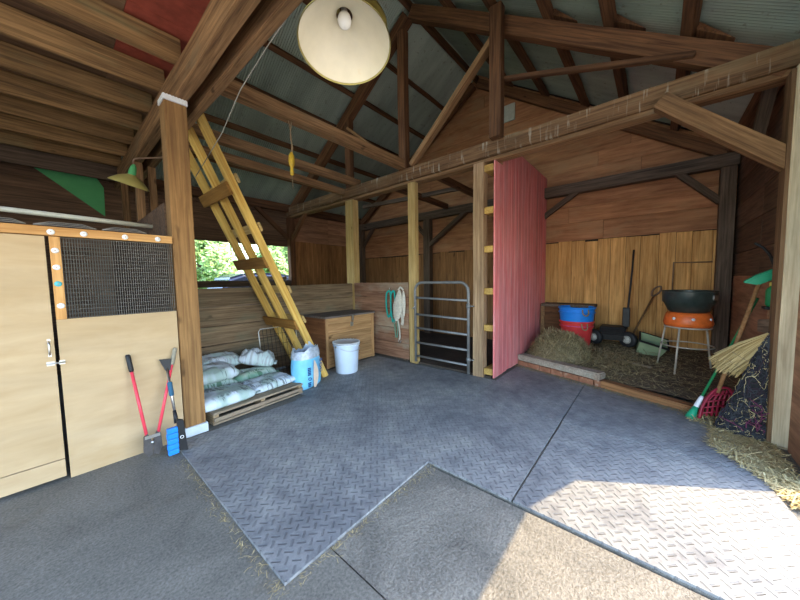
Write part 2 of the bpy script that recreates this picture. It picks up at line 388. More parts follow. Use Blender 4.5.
def RZ(y): return 6.03-.66*abs(y-3.2)          # underside of the roof sheets
RA = math.atan(.66)

# ================================================================== STRUCTURE
# floor slab: smooth and rough concrete areas, joints between them
bm = bmesh.new()
bx(bm, -2.6, .895, -.95, 7.3, -.15, 0, 0); bx(bm, .905, 1.834, -.95, 1.30, -.15, -.004, 1); bx(bm, .905, 1.85, 1.30, 7.3, -.15, 0, 0); bx(bm, 1.834, 1.85, -.95, 1.30, -.15, -.05, 2)
bx(bm, 1.85, 4.05, -.95, 7.3, -.15, 0, 0); bx(bm, .895, .905, -.95, 1.3, -.15, -.02, 1); bx(bm, 4.05, 5.1, -.95, 1.75, -.15, 0, 0)
struct('floor', bm, [m_conc, m_rough, m_dkgap])
# raised dirt and hay floor of the right stall
bm = bmesh.new(); N = 26; g = []
def stall_edge(y): return 4.36+(y+.4)*(5.05-4.36)/(1.66+.4)+.02
def stall_z(x, y):
    t_ = max(0, min(1, (x-stall_edge(y))/(6.58-stall_edge(y))))
    return .11+.17*t_**.8+.02*noise.noise(Vector((x*2.3, y*2.3, 1)))+.012*noise.noise(Vector((x*7, y*7, 3)))
for i in range(N+1):
    row = []
    for j in range(N+1):
        y = -.87+2.57*j/N; x = stall_edge(y)+(6.58-stall_edge(y))*i/N
        row.append(bm.verts.new((x, y, stall_z(x, y))))
    g.append(row)
for i in range(N):
    for j in range(N):
        q = bm.faces.new((g[i][j], g[i+1][j], g[i+1][j+1], g[i][j+1])); q.smooth = True
struct('floor_stall_right', bm, m_dirt)
bm = bmesh.new(); bx(bm, 4.05, 6.6, 1.76, 7.25, -.15, .03); struct('floor_stall_left', bm, m_darkdirt)

# back wall: tan vertical planks below, red-brown boards above up into the gable
bm = bmesh.new(); y = -.86; random.seed(3)
while y < 7.22:
    wd = random.uniform(.19, .25); y1 = min(y+wd, 7.24)
    zt = 2.13+random.uniform(-.02, .02)
    bx(bm, 6.585+random.uniform(0, .006), 6.625, y+.002, y1-.003, -.1, zt, 0 if y < 1.7 else 1); y = y1  # left stall planks take the browner material: shade put into the colour
z = 2.15
while z < 5.95:
    z1 = z+random.choice((.26, .30, .34))
    def ylim(zz): return max(0., (6.03-zz)/.66)
    splits = [-9, random.uniform(.2, 2), random.uniform(2.6, 5), 99]
    for a, b in zip(splits, splits[1:]):
        lo0, lo1 = max(a, 3.2-ylim(z), -.87), max(a, 3.2-ylim(z1), -.87); hi0, hi1 = min(b, 3.2+ylim(z), 7.25), min(b, 3.2+ylim(z1), 7.25)
        if hi0-lo0 < .05: continue
        if hi1 < lo1: lo1 = hi1 = (lo1+hi1)/2
        xx = 6.592+random.uniform(0, .008)
        prism(bm, [(xx, lo0+.002, z), (xx, hi0-.002, z), (xx, max(hi1-.002, lo1+.003), z1-.004), (xx, lo1+.002, z1-.004)], (.03, 0, 0), 2)
    z = z1
bx(bm, 6.626, 6.65, -.93, 7.31, -.1, 3.36, 3); prism(bm, [(6.626, -.93, 3.345), (6.626, 7.31, 3.345), (6.626, 3.2, 6.075)], (.024, 0, 0), 3)
struct('wall_back', bm, [m_tan, m_brown_shaded, m_red, m_dkgap])
# left wall with the open window strip
bm = bmesh.new(); x = 4.05; random.seed(5)
while x < 6.58:
    x1 = min(x+random.uniform(.2, .28), 6.58); bx(bm, x+.002, x1-.003, 7.25, 7.28, -.1, 2.5+random.uniform(-.01, .01), 0); x = x1
for k, (za, zb) in enumerate(((2.51, 2.80), (2.805, 3.10), (3.105, 3.38))):
    bx(bm, 4.05, 5.3, 7.255, 7.285, za, zb-.004, 1); bx(bm, 5.304, 6.58, 7.257, 7.285, za, zb-.004, 1)
for za, zb in ((2.35, 2.62), (2.625, 2.9), (2.905, 3.15), (3.155, 3.38)): bx(bm, .95, 4.05, 7.25, 7.28, za, zb-.004, 2)
for za, zb in ((-.1, .3), (.305, .6), (.605, .92)): bx(bm, .95, 4.05, 7.25, 7.28, za, zb-.004, 2)
for k in range(12): bx(bm, -2.6, .945, 7.25, 7.28, -.1+k*.29, -.1+k*.29+.286, 2)
bx(bm, 4.05, 6.62, 7.29, 7.31, -.1, 3.42, 2); bx(bm, .95, 4.05, 7.285, 7.31, 2.35, 3.42, 2); bx(bm, .95, 4.05, 7.285, 7.31, -.1, .92, 2); bx(bm, -2.64, .95, 7.285, 7.31, -.1, 3.42, 2)
struct('wall_left', bm, [m_brown_shaded, m_redX, m_dkwall])
# right wall, with the big doorway near the camera and its corner brace
bm = bmesh.new(); random.seed(9)
for za, zb in ((1.44, 1.75), (1.755, 2.1), (2.105, 2.42), (2.425, 2.75), (2.755, 3.05), (3.055, 3.36)):
    bx(bm, 3.21, 3.84, -.9, -.87, za, zb-.004, 0); bx(bm, 4.04, 5.1, -.9, -.87+random.uniform(-.004, 0), za, zb-.004, 0); bx(bm, 5.104, 6.65, -.9, -.87+random.uniform(-.004, 0), za, zb-.004, 0)
bx(bm, 3.21, 3.84, -.9, -.872, -.1, 1.435, 1); bx(bm, 4.04, 4.6, -.9, -.872, -.1, 1.435, 1); bx(bm, 4.604, 6.4, -.9, -.86, -.1, 1.435, 1); bx(bm, 6.4, 6.65, -.9, -.872, -.1, 1.435, 0)
for za, zb in ((2.53, 2.85), (2.855, 3.1), (3.105, 3.36)): bx(bm, -2.6, 3.205, -.9, -.87, za, zb-.004, 0)
bx(bm, 4.04, 6.66, -.93, -.905, -.1, 3.38, 0); bx(bm, -2.6, 3.21, -.93, -.905, 2.53, 3.38, 0); bx(bm, 3.21, 3.84, -.93, -.905, -.1, 3.38, 0); bx(bm, 3.80, 4.08, -1.0, -.98, -.1, 3.38, 0)
prism(bm, [(3.21, -.9, 2.17), (2.76, -.9, 2.55), (3.21, -.9, 2.55)], (0, .03, 0), 0)
struct('wall_right', bm, [m_dkwall, m_redX])
# wall behind the camera: boarded beside the plywood room, open bay elsewhere
bm = bmesh.new()
for k in range(12):
    a, b = -.1+k*.29, -.1+k*.29+.286
    bx(bm, -2.64, -2.6, 3.3, 7.25, a, b, 0)
bx(bm, -2.66, -2.64, 3.3, 7.25, -.1, 3.38, 0)
struct('wall_front', bm, m_dkwall)
# side wall of the plywood room
bm = bmesh.new(); y = 3.48; random.seed(15)
while y < 7.2:
    y1 = min(y+.24, 7.22); bx(bm, .72, .745, y+.001, y1-.001, 0, 2.2, 0); y = y1
bx(bm, .746, .76, 3.48, 7.22, 0, 2.2, 0)
struct('wall_stall_side', bm, m_dkwall)
# corrugated roof: two real corrugated slopes meeting at the ridge
bm = bmesh.new()
def roofside(sgn):
    nx = 1280; x0, x1 = -2.9, 6.95; cols = []
    Ys = [3.2, 3.2+sgn*1.5, 3.2+sgn*3.0, 3.2+sgn*4.32]
    for i in range(nx+1):
        x = x0+(x1-x0)*i/nx; zz = .011*math.sin(2*PI*i/5.0)
        cols.append([bm.verts.new((x, yy, RZ(yy)+.045+zz)) for yy in Ys])
    for a, b in zip(cols, cols[1:]):
        for k in range(3):
            q = bm.faces.new((a[k], b[k], b[k+1], a[k+1])); q.smooth = True
roofside(1); roofside(-1)
struct('ceiling', bm, m_roof)
# loft floor boards seen from below
bm = bmesh.new(); random.seed(12); y = .2
while y < 6.66:
    y1 = min(y+random.choice((.28, .30, .58)), 6.68); xs = [-2.55, random.uniform(-1.4, -.3), .50, 1.06]
    for a, b in zip(xs, xs[1:]):
        red = (b > .6 and 2.2 < y < 3.95)
        bx(bm, a+.002, b-.002, y+.002, y1-.003, 3.60, 3.62, 1 if red else 0)
    y = y1
struct('ceiling_loft', bm, [m_loft, m_loftred])
# yard, field
bm = bmesh.new(); bx(bm, -25, 25, -25, -.95, -.25, -.05); bx(bm, -25, -2.6, -.95, 7.3, -.25, -.05); struct('ground_yard', bm, m_ground)
bm = bmesh.new(); bx(bm, -30, 30, 7.3, 40, -.25, -.04); struct('ground_field', bm, m_grass)

# pale vent square high in the gable
bm = bmesh.new(); bx(bm, 6.555, 6.588, 2.36, 2.80, 4.80, 5.14)
o = mk('gable_patch', bm, plain('pale_gable_patch', (.50, .53, .48), .6, noise_amt=.15)); tag(o, 'pale grey patch board nailed high in the back gable', 'board')

# ================================================================== TIMBERS
hd = thing('header_beam', 'long rough header beam with pale drip stains across the whole stall front', 'beam', (4.1, 3.1, 3.08))
beam('upper_timber', None, None, (4.1, -1.0, 3.225), (4.1, 7.24, 3.225), .2, .20, m_header, parent=hd)
beam('lower_board', None, None, (4.115, -1.0, 3.097), (4.115, 7.24, 3.097), .165, .05, m_beam, parent=hd, wob=.006)
# the ladder post
p = thing('support_post', 'square brown post by the ladder with white strip on top', 'post', (.815, 3.385, 0))
beam('shaft', None, None, (.815, 3.385, .09), (.815, 3.385, 3.06), .17, .17, m_post, (1, 0, 0), parent=p, wob=.001)
bm = bmesh.new(); bx(bm, -.092, .092, -.092, .092, 3.06, 3.105, bev=.003)
for k in range(8): bx(bm, -.088+k*.023, -.078+k*.023, -.097, -.091, 3.06, 3.105)
mk('top_strip', bm, m_white, p)['label'] = 'white ridged strip on the post top'
bm = bmesh.new(); bx(bm, -.1, .1, -.1, .1, 0, .09, bev=.006)
mk('base_block', bm, plain('pale_blue_white_block', (.60, .66, .72), .6, noise_amt=.1), p)['label'] = 'pale block under the post'
beam('stall_post', 'thick grey brown post between metal gate and faded red partition', 'post', (4.07, 1.94, 0), (4.07, 1.94, 3.075), .16, .14, m_greypost, (1, 0, 0))
beam('stall_post', 'slim new yellow post at the left end of the metal gate', 'post', (4.05, 3.15, 0), (4.05, 3.15, 3.075), .16, .09, m_post2, (1, 0, 0))
beam('stall_post', 'pale yellowed post rising at the corner of the plank fences', 'post', (4.08, 4.76, 0), (4.08, 4.76, 3.075), .24, .15, m_post2, (1, 0, 0))
beam('wall_post', 'dark post at the right side of the tree view opening', 'post', (4.08, 7.16, 0), (4.08, 7.16, 3.075), .15, .15, m_dark, (1, 0, 0))
rp = thing('door_post', 'pale weathered post at the right edge beside twine heap', 'post', (3.94, -.885, 0))
beam('shaft', None, None, (3.94, -.885, -.05), (3.94, -.885, 3.07), .19, .17, m_pale, (1, 0, 0), parent=rp)
bm = bmesh.new(); bx(bm, 3.87, 4.03, -.789, -.765, -.02, 3.05); world_part('shaded_side', bm, wood('shaded_side_wood', (.13, .08, .05), (.27, .175, .11), axis='Z', bump=.4), rp)['label'] = 'added brown sheet for the unlit side of the post'  # sheet added to the post: its unlit side face is darkened by colour
beam('knee_brace', 'stout brace from the header beam down to the pale right post', 'brace', (3.96, .02, 3.14), (3.96, -.86, 2.30), .13, .14, m_beam)
# truss on the header line
GT = 'roof truss timbers above the header beam'
beam('truss_post', 'centre king post under the ridge above the header beam', 'post', (4.09, 3.36, 3.325), (4.09, 3.36, 5.60), .15, .13, m_dark, (1, 0, 0), GT)
beam('truss_post', 'dark upright above header beam just left of the red partition', 'post', (3.93, 1.65, 3.30), (3.93, 1.65, 4.93), .16, .12, m_dark, (1, 0, 0), GT)
beam('truss_post', 'short dark upright above header on the left behind the tie beams', 'post', (4.09, 4.80, 3.325), (4.09, 4.80, 4.75), .14, .12, m_dark, (1, 0, 0), GT)
beam('truss_brace', 'brown diagonal brace rising right from king post foot', 'brace', (4.0, 3.12, 3.34), (4.0, 1.72, 4.62), .08, .12, m_beam, (1, 0, 0), GT)
beam('truss_brace', 'thin diagonal brace rising left from king post foot', 'brace', (4.05, 3.40, 3.40), (4.05, 4.78, 4.50), .05, .07, m_beam, (1, 0, 0), GT)
beam('truss_brace', 'thin strut from the right truss post out to the rafter', 'brace', (4.02, 1.6, 4.06), (4.02, -.22, 3.50), .05, .07, m_dark, (1, 0, 0), GT)
def rafter(xc, side, h_, w_, label, m, group):
    off = .10+h_/2
    a = (xc, 3.2+side*.05, RZ(3.2)-off/math.cos(RA)); ye = 3.2+side*4.0
    beam('rafter', label, 'rafter', a, (xc, ye, RZ(ye)-off/math.cos(RA)), w_, h_, m, group=group)
GR = 'sloping roof rafters'
rafter(4.10, -1, .20, .14, 'heavy reddish rafter sloping down right over the header beam', m_dark, GR)
rafter(4.10, 1, .20, .14, 'heavy reddish rafter sloping down left behind the hanging lamp', m_dark, GR)
rafter(6.47, -1, .17, .10, 'rafter along the right slope of the back gable', m_dark, GR)
rafter(6.47, 1, .17, .10, 'rafter along the left slope of the back gable', m_dark, GR)
rafter(1.0, 1, .17, .10, 'rafter over the loft edge on the left roof slope', m_dark, GR)
rafter(1.0, -1, .17, .10, 'rafter over the loft edge on the right roof slope', m_dark, GR)
GP = 'purlins under the roof sheets'
PN = {4.6: 'highest full purlin on the left roof slope behind the lamp', 5.2: 'middle purlin on the left roof slope', 5.84: 'lower purlin on the left roof slope over the tie beams', 6.5: 'lowest purlin on the left roof slope near the eave', 3.95: 'left purlin nearest the ridge',
      2.45: 'right purlin nearest the ridge', 1.74: 'second purlin right of the ridge', 1.06: 'third purlin right of the ridge', .45: 'fourth purlin right of the ridge', -.17: 'right purlin nearest the eave'}
for yy, lab in PN.items():
    s_ = 1 if yy > 3.2 else -1
    beam('purlin', lab, 'purlin', (-2.55, yy, RZ(yy)-.045), (6.58, yy, RZ(yy)-.045), .075 if s_ > 0 else .10, .09, m_dark, (0, s_*math.sin(RA), math.cos(RA)), GP)
beam('ridge_beam', 'reddish ridge beam along the roof peak', 'beam', (-2.55, 3.2, 5.93), (6.58, 3.2, 5.93), .06, .14, m_dark)
for k, yy in enumerate((.45, -.17, 1.06)):
    bm = bmesh.new(); z0 = RZ(yy)-.095
    prism(bm, [(4.03, yy-.05, z0-.66*-.05-.02), (4.03, yy-.30, z0+.66*-.27-.01), (4.03, yy-.06, z0+.08)], (.12, 0, 0))
    tag(mk('purlin_cleat', bm, m_dark), ['wedge cleat under the fourth purlin right of the ridge', 'wedge cleat under the right eave purlin', 'wedge cleat under the third purlin right of ridge'][k], 'cleat', 'purlin cleats')
# tie beams
GB = 'tie beams between loft edge and header'
beam('tie_beam', 'upper tie beam from loft edge to king post foot', 'beam', (1.07, 3.36, 3.43), (4.15, 3.36, 3.41), .12, .15, m_beam, group=GB)
beam('tie_beam', 'second tie beam from loft edge meeting header by corner post', 'beam', (1.07, 4.62, 3.44), (4.18, 4.62, 3.40), .10, .14, m_beam, group=GB)
beam('tie_beam', 'third lower tie beam just behind the second from the loft edge', 'beam', (1.07, 4.86, 3.30), (3.99, 4.90, 3.26), .10, .12, m_beam, group=GB)
beam('tie_beam', 'tie joist from header back over the left stall behind the gate', 'beam', (4.2, 3.92, 3.26), (6.4, 3.92, 3.22), .08, .12, m_dark, group=GB)
beam('tie_beam', 'tie joist over the left stall close to the grey post', 'beam', (4.2, 2.95, 3.26), (6.4, 2.95, 3.22), .08, .12, m_dark, group=GB)
beam('tie_beam', 'rough pole slanting across the left stall roof space', 'beam', (5.1, 5.5, 3.25), (5.45, 3.0, 3.27), .08, .08, m_darkgrey, group=GB)
beam('wall_plate', 'dark plate beam along the top of the left wall', 'beam', (.75, 7.16, 3.30), (6.5, 7.16, 3.30), .15, .18, m_dark)
beam('wall_plate', 'dark plate beam along the top of the right wall', 'beam', (4.05, -.79, 3.27), (6.5, -.79, 3.27), .13, .14, m_dark)
# back bent
beam('back_tie_beam', 'dark grey tie beam across the back wall above red boards', 'beam', (6.47, -.86, 3.10), (6.47, 7.2, 3.10), .15, .19, m_darkgrey)
GK = 'posts of the back wall'
beam('back_post', 'dark post in the far right corner behind the kettle', 'post', (6.47, -.76, .12), (6.47, -.76, 3.0), .16, .15, m_darkgrey, (1, 0, 0), GK)
beam('back_post', 'dark post on the back wall seen through the metal gate', 'post', (6.47, 4.55, .03), (6.47, 4.55, 3.0), .2, .15, m_darkgrey, (1, 0, 0), GK)
beam('back_post', 'back wall post at the far end of the red partition', 'post', (6.47, 1.86, .03), (6.47, 1.86, 3.0), .14, .15, m_darkgrey, (1, 0, 0), GK)
beam('back_post', 'dark post in the far left corner of the left stall', 'post', (6.47, 7.1, .03), (6.47, 7.1, 3.0), .16, .15, m_darkgrey, (1, 0, 0), GK)
GN = 'knee braces of the back wall'
beam('knee_brace', 'knee brace at the far right corner post', 'brace', (6.47, -.70, 2.52), (6.47, -.22, 3.04), .09, .10, m_darkgrey, (1, 0, 0), GN)
beam('knee_brace', 'knee brace just right of the red partition end', 'brace', (6.47, 1.78, 2.62), (6.47, 1.15, 3.04), .09, .08, m_darkgrey, (1, 0, 0), GN)
beam('knee_brace', 'short knee brace left of the post behind the gate', 'brace', (6.47, 4.62, 2.6), (6.47, 5.05, 3.04), .09, .08, m_darkgrey, (1, 0, 0), GN)
beam('knee_brace', 'long knee brace right of the post behind the gate', 'brace', (6.47, 4.48, 2.35), (6.47, 3.45, 3.04), .09, .13, m_darkgrey, (1, 0, 0), GN)
beam('knee_brace', 'curved looking knee brace in the far left corner', 'brace', (6.47, 7.05, 2.5), (6.47, 6.55, 3.04), .09, .09, m_darkgrey, (1, 0, 0), GN)
beam('knee_brace', 'thin knee brace from left wall post up to the header', 'brace', (4.08, 7.10, 2.50), (4.08, 6.45, 3.10), .09, .08, m_dark, (1, 0, 0), GN)
beam('knee_brace', 'knee brace from left wall post along the wall plate', 'brace', (4.0, 7.16, 2.55), (3.2, 7.16, 3.24), .09, .08, m_dark, (0, 1, 0), GN)
beam('knee_brace', 'dark brace under the right eave behind the pale post', 'brace', (5.0, -.76, 2.75), (4.4, -.76, 3.22), .09, .09, m_darkgrey, (0, 1, 0), GN)
# sill rail in the left opening
beam('sill_rail', 'dark rail along the bottom of the tree view opening', 'rail', (.95, 7.18, 1.42), (4.0, 7.18, 1.42), .1, .14, m_darkgrey)
# loft beam pair and joists
GL = 'paired loft edge beams'
beam('loft_beam', 'left one of the paired beams carrying loft joists', 'beam', (.865, .2, 3.235), (.865, 7.2, 3.235), .10, .25, m_beam, group=GL)
beam('loft_beam', 'right one of the paired beams at the loft edge with white stains', 'beam', (1.035, .2, 3.235), (1.035, 7.2, 3.235), .075, .25, m_beam, group=GL)
GJ = 'loft floor joists'
ORD = ['first loft joist at the near end above the camera', 'second loft joist above the camera', None, 'loft joist nearest the top left corner with red boards behind', 'loft joist just beyond the red board corner', 'loft joist right over the plywood door', 'loft joist second behind the plywood wall', 'loft joist third behind the plywood wall', 'loft joist fourth behind the plywood wall', 'loft joist fifth behind plywood wall near the green board']
for k, lab in enumerate(ORD):
    yy = 1.53+k*.575
    if lab is None: continue
    beam('loft_joist', lab, 'joist', (-2.5, yy, 3.468), (.86, yy-.02, 3.468), .05, .212, m_joist, group=GJ)
beam('rim_joist', 'dark rim board closing the loft floor at the far back', 'board', (-2.5, 6.84, 3.36), (.86, 6.84, 3.36), .04, .42, m_darkgrey)
GS = 'studs behind the ladder post'
for k, (xx, yy) in enumerate(((.865, 5.45), (1.03, 5.55), (.865, 6.6))):
    beam('loft_stud', ['stud under the loft beam beside the small hanging lamp', 'stud close behind the square brown ladder post', 'farthest stud under the loft beam at back left'][k], 'stud', (xx, yy, 0), (xx, yy, 3.11), .09, .09, m_beam, (1, 0, 0), GS)
# ================================================================== PLYWOOD FRONT
dr = thing('plywood_door', 'pale plywood door with small handle and slide latch', 'door', (-.5, 3.3, 0))
bm = bmesh.new(); bx(bm, -.75, .485, 0, .02, .165, 1.80); mk('door_panel', bm, m_ply, dr)
bm = bmesh.new(); bx(bm, -.75, .485, -.004, .02, .03, .16); mk('bottom_panel', bm, m_ply, dr)
bm = bmesh.new(); tube(bm, bez([(.46, -.003, 1.05), (.46, -.03, 1.03), (.46, -.03, .97), (.46, -.003, .95)], 5), .006, 8); bx(bm, .452, .468, -.004, .0, 1.04, 1.065); bx(bm, .452, .468, -.004, .0, .935, .96)
mk('door_handle', bm, m_steel, dr)
bm = bmesh.new(); tube(bm, [(.44, -.012, .885), (.53, -.012, .885)], .005, 8); bx(bm, .44, .48, -.006, 0, .87, .90); bx(bm, .50, .53, -.006, 0, .87, .90)
mk('latch', bm, m_steel, dr)
pf = thing('plywood_stall_front', 'plywood stall front with black mesh upper opening beside ladder post', 'stall front', (.37, 3.3, 0))
bm = bmesh.new(); bx(bm, -.365, .352, .0, .02, .0, 1.2); mk('panel', bm, m_ply, pf)
bm = bmesh.new(); bx(bm, -.365, -.312, -.012, .022, 1.2, 1.80, bev=.003); mk('stile', bm, wood('stile_wood', (.40, .22, .11), (.58, .36, .19), axis='Z', bump=.15), pf)
bm = bmesh.new()
for k in range(47):
    xx = -.312+k*.0142; bx(bm, xx, xx+.004, .004, .007, 1.2, 1.80)
for k in range(20):
    zz = 1.205+k*.031; bx(bm, -.312, .352, .002, .004, zz, zz+.003)
mk('wire_mesh', bm, plain('dull_mesh_wire', (.115, .105, .09), .6, .2, noise_amt=.3), pf)['label'] = 'dull dark wire mesh'
for k, (xx, zz, yy) in enumerate(((-.352, 1.83, -.02), (-.19, 1.832, -.02), (.04, 1.832, -.02), (.25, 1.834, -.02), (-.34, 1.70, -.012), (-.34, 1.58, -.012), (-.34, 1.46, -.012), (-.336, 1.30, -.012))):
    bm = bmesh.new(); lathe(bm, [(.004, .008), (.012, .008), (.019, .004), (.02, 0)], 16, mat=Matrix.Translation((xx, yy, zz)) @ Matrix.Rotation(PI/2, 4, 'X'))
    mk('washer', bm, plain('teal_washer', (.1, .45, .5), .5) if k == 6 else m_white, pf)
bm = bmesh.new(); bx(bm, -1.25, .722, 3.28, 3.325, 1.805, 1.868, bev=.003); struct('trim_1', bm, m_plytrim)
bm = bmesh.new()
for k in range(7): bx(bm, -2.55+k*.2, -2.355+k*.2, 3.3, 3.32, .0, 1.87)
struct('wall_plywood', bm, m_ply)
# partition side and dark liner of the plywood room (right-hand side boards seen through the mesh)
# things lying on the rail
GD = 'dark folded sheets on the plywood rail'
for k, (xa, xb) in enumerate(((-.34, -.085), (-.065, .255), (.275, .55))):
    L = xb-xa; q = thing('folded_sheet', ['dark folded sheet at the left end of plywood rail', 'dark folded sheet in the middle of the plywood rail', 'dark folded sheet at the right end of plywood rail near post'][k], 'sheet', ((xa+xb)/2, 3.33, 1.868), 0, GD)
    for j in range(3):
        bm = bmesh.new(); n = 14; R = []
        for i in range(n+1):
            u = -1+2*i/n; hh = .016*(1-u**4)*(1-.12*j); x_ = u*L/2*(1-.03*j)
            z_ = .002+.011*j*(1-abs(u)**3)
            R.append([bm.verts.new((x_, yy, z_+dz)) for yy, dz in ((-.055, 0), (-.062, hh*.5), (-.05, hh), (.13, hh), (.13, 0))])
        for A, B in zip(R, R[1:]):
            for m_ in range(5): bm.faces.new((A[m_], B[m_], B[(m_+1) % 5], A[(m_+1) % 5])).smooth = True
        bm.faces.new(R[0]); bm.faces.new(R[-1][::-1])
        mk('layer', bm, m_sheet, q)
        bm = bmesh.new(); tube(bm, [(-L/2*.96, -.062, .005+.011*j*.1), (-L/4, -.064, .009+.011*j), (L/4, -.064, .009+.011*j), (L/2*.96, -.062, .005+.011*j*.1)], .0022, 6)
        mk('piping', bm, plain('grey_piping', (.20, .18, .16), .7), q)
bm = bmesh.new(); tube(bm, [(-2.5, 4.0, 2.10), (-.9, 4.0, 2.085), (.1, 4.0, 2.06), (.74, 4.0, 2.045)], .022, 12)
tag(mk('hanging_rail', bm, m_pipe), 'pale round pipe running behind the plywood wall top', 'pipe')
bm = bmesh.new(); prism(bm, [(-.10, 7.245, 3.27), (.60, 7.245, 3.25), (.68, 7.245, 3.10), (.67, 7.245, 2.62)], (0, -.02, 0))
tag(mk('green_board', bm, m_greenp), 'bright green triangular board on the dark back wall', 'board')

# ================================================================== LAMPS
def lamp(label, cat_loc, axis, top, R=.21, dep=.17, outer=False):
    """rim centre, unit axis rim->neck, point where the stem hangs"""
    q = Vector((0, 0, 1)).rotation_difference(Vector(axis)).to_matrix().to_4x4()
    root = thing('pendant_lamp', label, 'lamp', cat_loc, 0, 'enamel shade lamps', rot=q.to_3x3())
    bm = bmesh.new()
    prof = [(R+.006, -.004), (R+.004, .006), (R*.86, dep*.30), (R*.66, dep*.58), (R*.42, dep*.80), (R*.26, dep*.92), (R*.20, dep)]
    inn = [(a-.004, b-.004) for a, b in prof[1:]]
    lathe(bm, prof, 48, 1); lathe(bm, inn[::-1], 48, 0)
    mk('lamp_shade', bm, [m_enamel, m_enamelout], root)
    bm = bmesh.new(); lathe(bm, [(R*.20, dep-.004), (R*.20, dep+.04), (R*.15, dep+.10), (R*.06, dep+.13)], 24, 0, False, True); lathe(bm, [(R*.19, dep), (R*.185, dep+.06), (.01, dep+.07)], 24, 0)
    mk('lamp_neck', bm, m_rust if outer else m_greenp, root)
    bm = bmesh.new(); lathe(bm, [(.014, dep+.05), (.016, dep+.01), (.030, dep-.012), (.034, dep-.032), (.029, dep-.052), (.014, dep-.065), (.002, dep-.067)], 24)
    mk('bulb', bm, m_bulb, root)
    if outer:
        bm = bmesh.new(); hp = [(R*.86, dep*.58), (R*.84, dep*.64), (R*.68, dep*.92), (R*.24, dep*1.26)]
        lathe(bm, hp, 48); lathe(bm, [(a-.004, b-.004) for a, b in hp][::-1], 48)
        for v_ in bm.verts: v_.co += Vector((.020, -.014, 0))
        h = mk('outer_hood', bm, m_enamelout, root); h['label'] = 'yellowed outer hood'
    bm = bmesh.new(); nk = ROOTM[root.name] @ Vector((0, 0, dep+.12)); tp = Vector(top)
    tube(bm, bez([nk, nk+Vector(axis)*.08, tp-Vector((0, 0, .06)), tp], 6), .011, 10)
    world_part('stem', bm, m_rust, root)
    return root
ax = Vector((.64*math.sin(.20), .77*math.sin(.20), math.cos(.20))).normalized()
lamp('large ivory enamel lamp shade hanging in front at the top', (.985, 1.165, 2.575), ax, (1.02, 1.36, 3.112), .213, .17, True)
lamp('small enamel lamp shade hanging behind the plywood wall', (.70, 5.0, 2.68), Vector((.20, -.24, .93)).normalized(), (1.02, 4.80, 3.112), .19, .13)

# ================================================================== LADDER
ld = thing('loft_ladder', 'leaning wooden loft ladder with three rails and plank treads', 'ladder', (2.61, 4.1, 0))
LD = Vector((-.4576, 0, 1)).normalized(); LN = Vector((1, 0, .4576)).normalized()
for yy, zt in ((3.74, 3.30), (4.14, 3.22), (4.50, 3.18)):
    b0 = Vector((2.60, yy, .012)); beam('rail', None, None, b0, b0+LD*(zt/LD.z), .055, .095, m_pine, LN, parent=ld, wob=.002)
for zz in (2.55, 1.72, .88):
    cpt = Vector((2.60-.4576*zz, 0, zz))-LN*.066
    a = cpt.copy(); a.y = 3.70; b = cpt.copy(); b.y = 4.63
    beam('tread', None, None, a, b, .145, .032, wood('tread_wood', (.26, .14, .06), (.42, .24, .11), bump=.3), LN, parent=ld, wob=.002)
for zz in (2.62, 2.10, 1.32, .90):
    cpt = Vector((2.60-.4576*zz, 0, zz))+LN*.066
    a = cpt.copy(); a.y = 3.68; b = cpt.copy(); b.y = 4.54
    beam('tread', None, None, a, b, .11, .032, m_post2, LN, parent=ld, wob=.002)

# ================================================================== FENCES, BOX, GATE
bm = bmesh.new(); random.seed(21)
for k in range(5):
    za = .03+k*.275; zb = za+.268
    for a, b in ((.95, 4.0),):
        vs = bx(bm, a, b, 4.70+random.uniform(-.006, .006), 4.735, za, zb-.004, 0, 0, .004)
        for q in vs:
            if q.co.x < 2: q.co.z -= .03*(q.co.z/1.4)
fr = thing('plank_fence', 'weathered grey plank fence behind the ladder and feed sacks', 'fence', (2.5, 4.7, 0))
world_part('planks', bm, m_fence, fr)
for xx in (1.1, 2.55):
    beam('fence_post', None, None, (xx, 4.79, 0), (xx, 4.79, 1.36), .09, .09, m_darkgrey, (1, 0, 0), parent=fr)
bm = bmesh.new()
for k in range(5): bx(bm, 4.0+random.uniform(-.003, .003), 4.035, 3.24, 4.64, .05+k*.272, .05+k*.272+.266, 0)
fr2 = thing('plank_fence', 'red brown plank fence left of the gate holding the halters', 'fence', (4.02, 3.9, 0))
world_part('planks', bm, m_fenceY, fr2)
for yy in (3.36, 4.5):
    beam('fence_post', None, None, (4.085, yy, 0), (4.085, yy, 1.40), .09, .09, m_darkgrey, (1, 0, 0), parent=fr2)

bxr = thing('storage_box', 'low wooden storage box with grey lid against plank fence', 'box', (3.36, 4.3, 0))
bm = bmesh.new()
for k in range(3):
    za = .03+k*.27; bx(bm, -.52, .54, -.3, -.275, za, za+.266, 0)
    bx(bm, -.545, -.52, -.275, .33, za, za+.266, 1); bx(bm, .52, .545, -.275, .33, za, za+.266, 1); bx(bm, -.52, .54, .30, .33, za, za+.266, 1)
mk('body', bm, [m_box, m_boxside], bxr)
bm = bmesh.new(); bx(bm, -.56, .56, -.325, .35, .842, .872, bev=.004); mk('lid', bm, m_lid, bxr)
for xx in (-.52, .50):
    beam('corner_batten', None, None, ROOTM[bxr.name] @ Vector((xx, -.306, .02)), ROOTM[bxr.name] @ Vector((xx, -.306, .83)), .05, .02, m_box, (0, 1, 0), parent=bxr)
bm = bmesh.new(); bx(bm, -.02, .02, -.334, -.326, .76, .86); bx(bm, -.03, .03, -.306, -.30, .66, .74); tube(bm, bez([(-.015, -.306, .71), (-.015, -.33, .72), (.015, -.33, .72), (.015, -.306, .71)], 4), .004, 6)
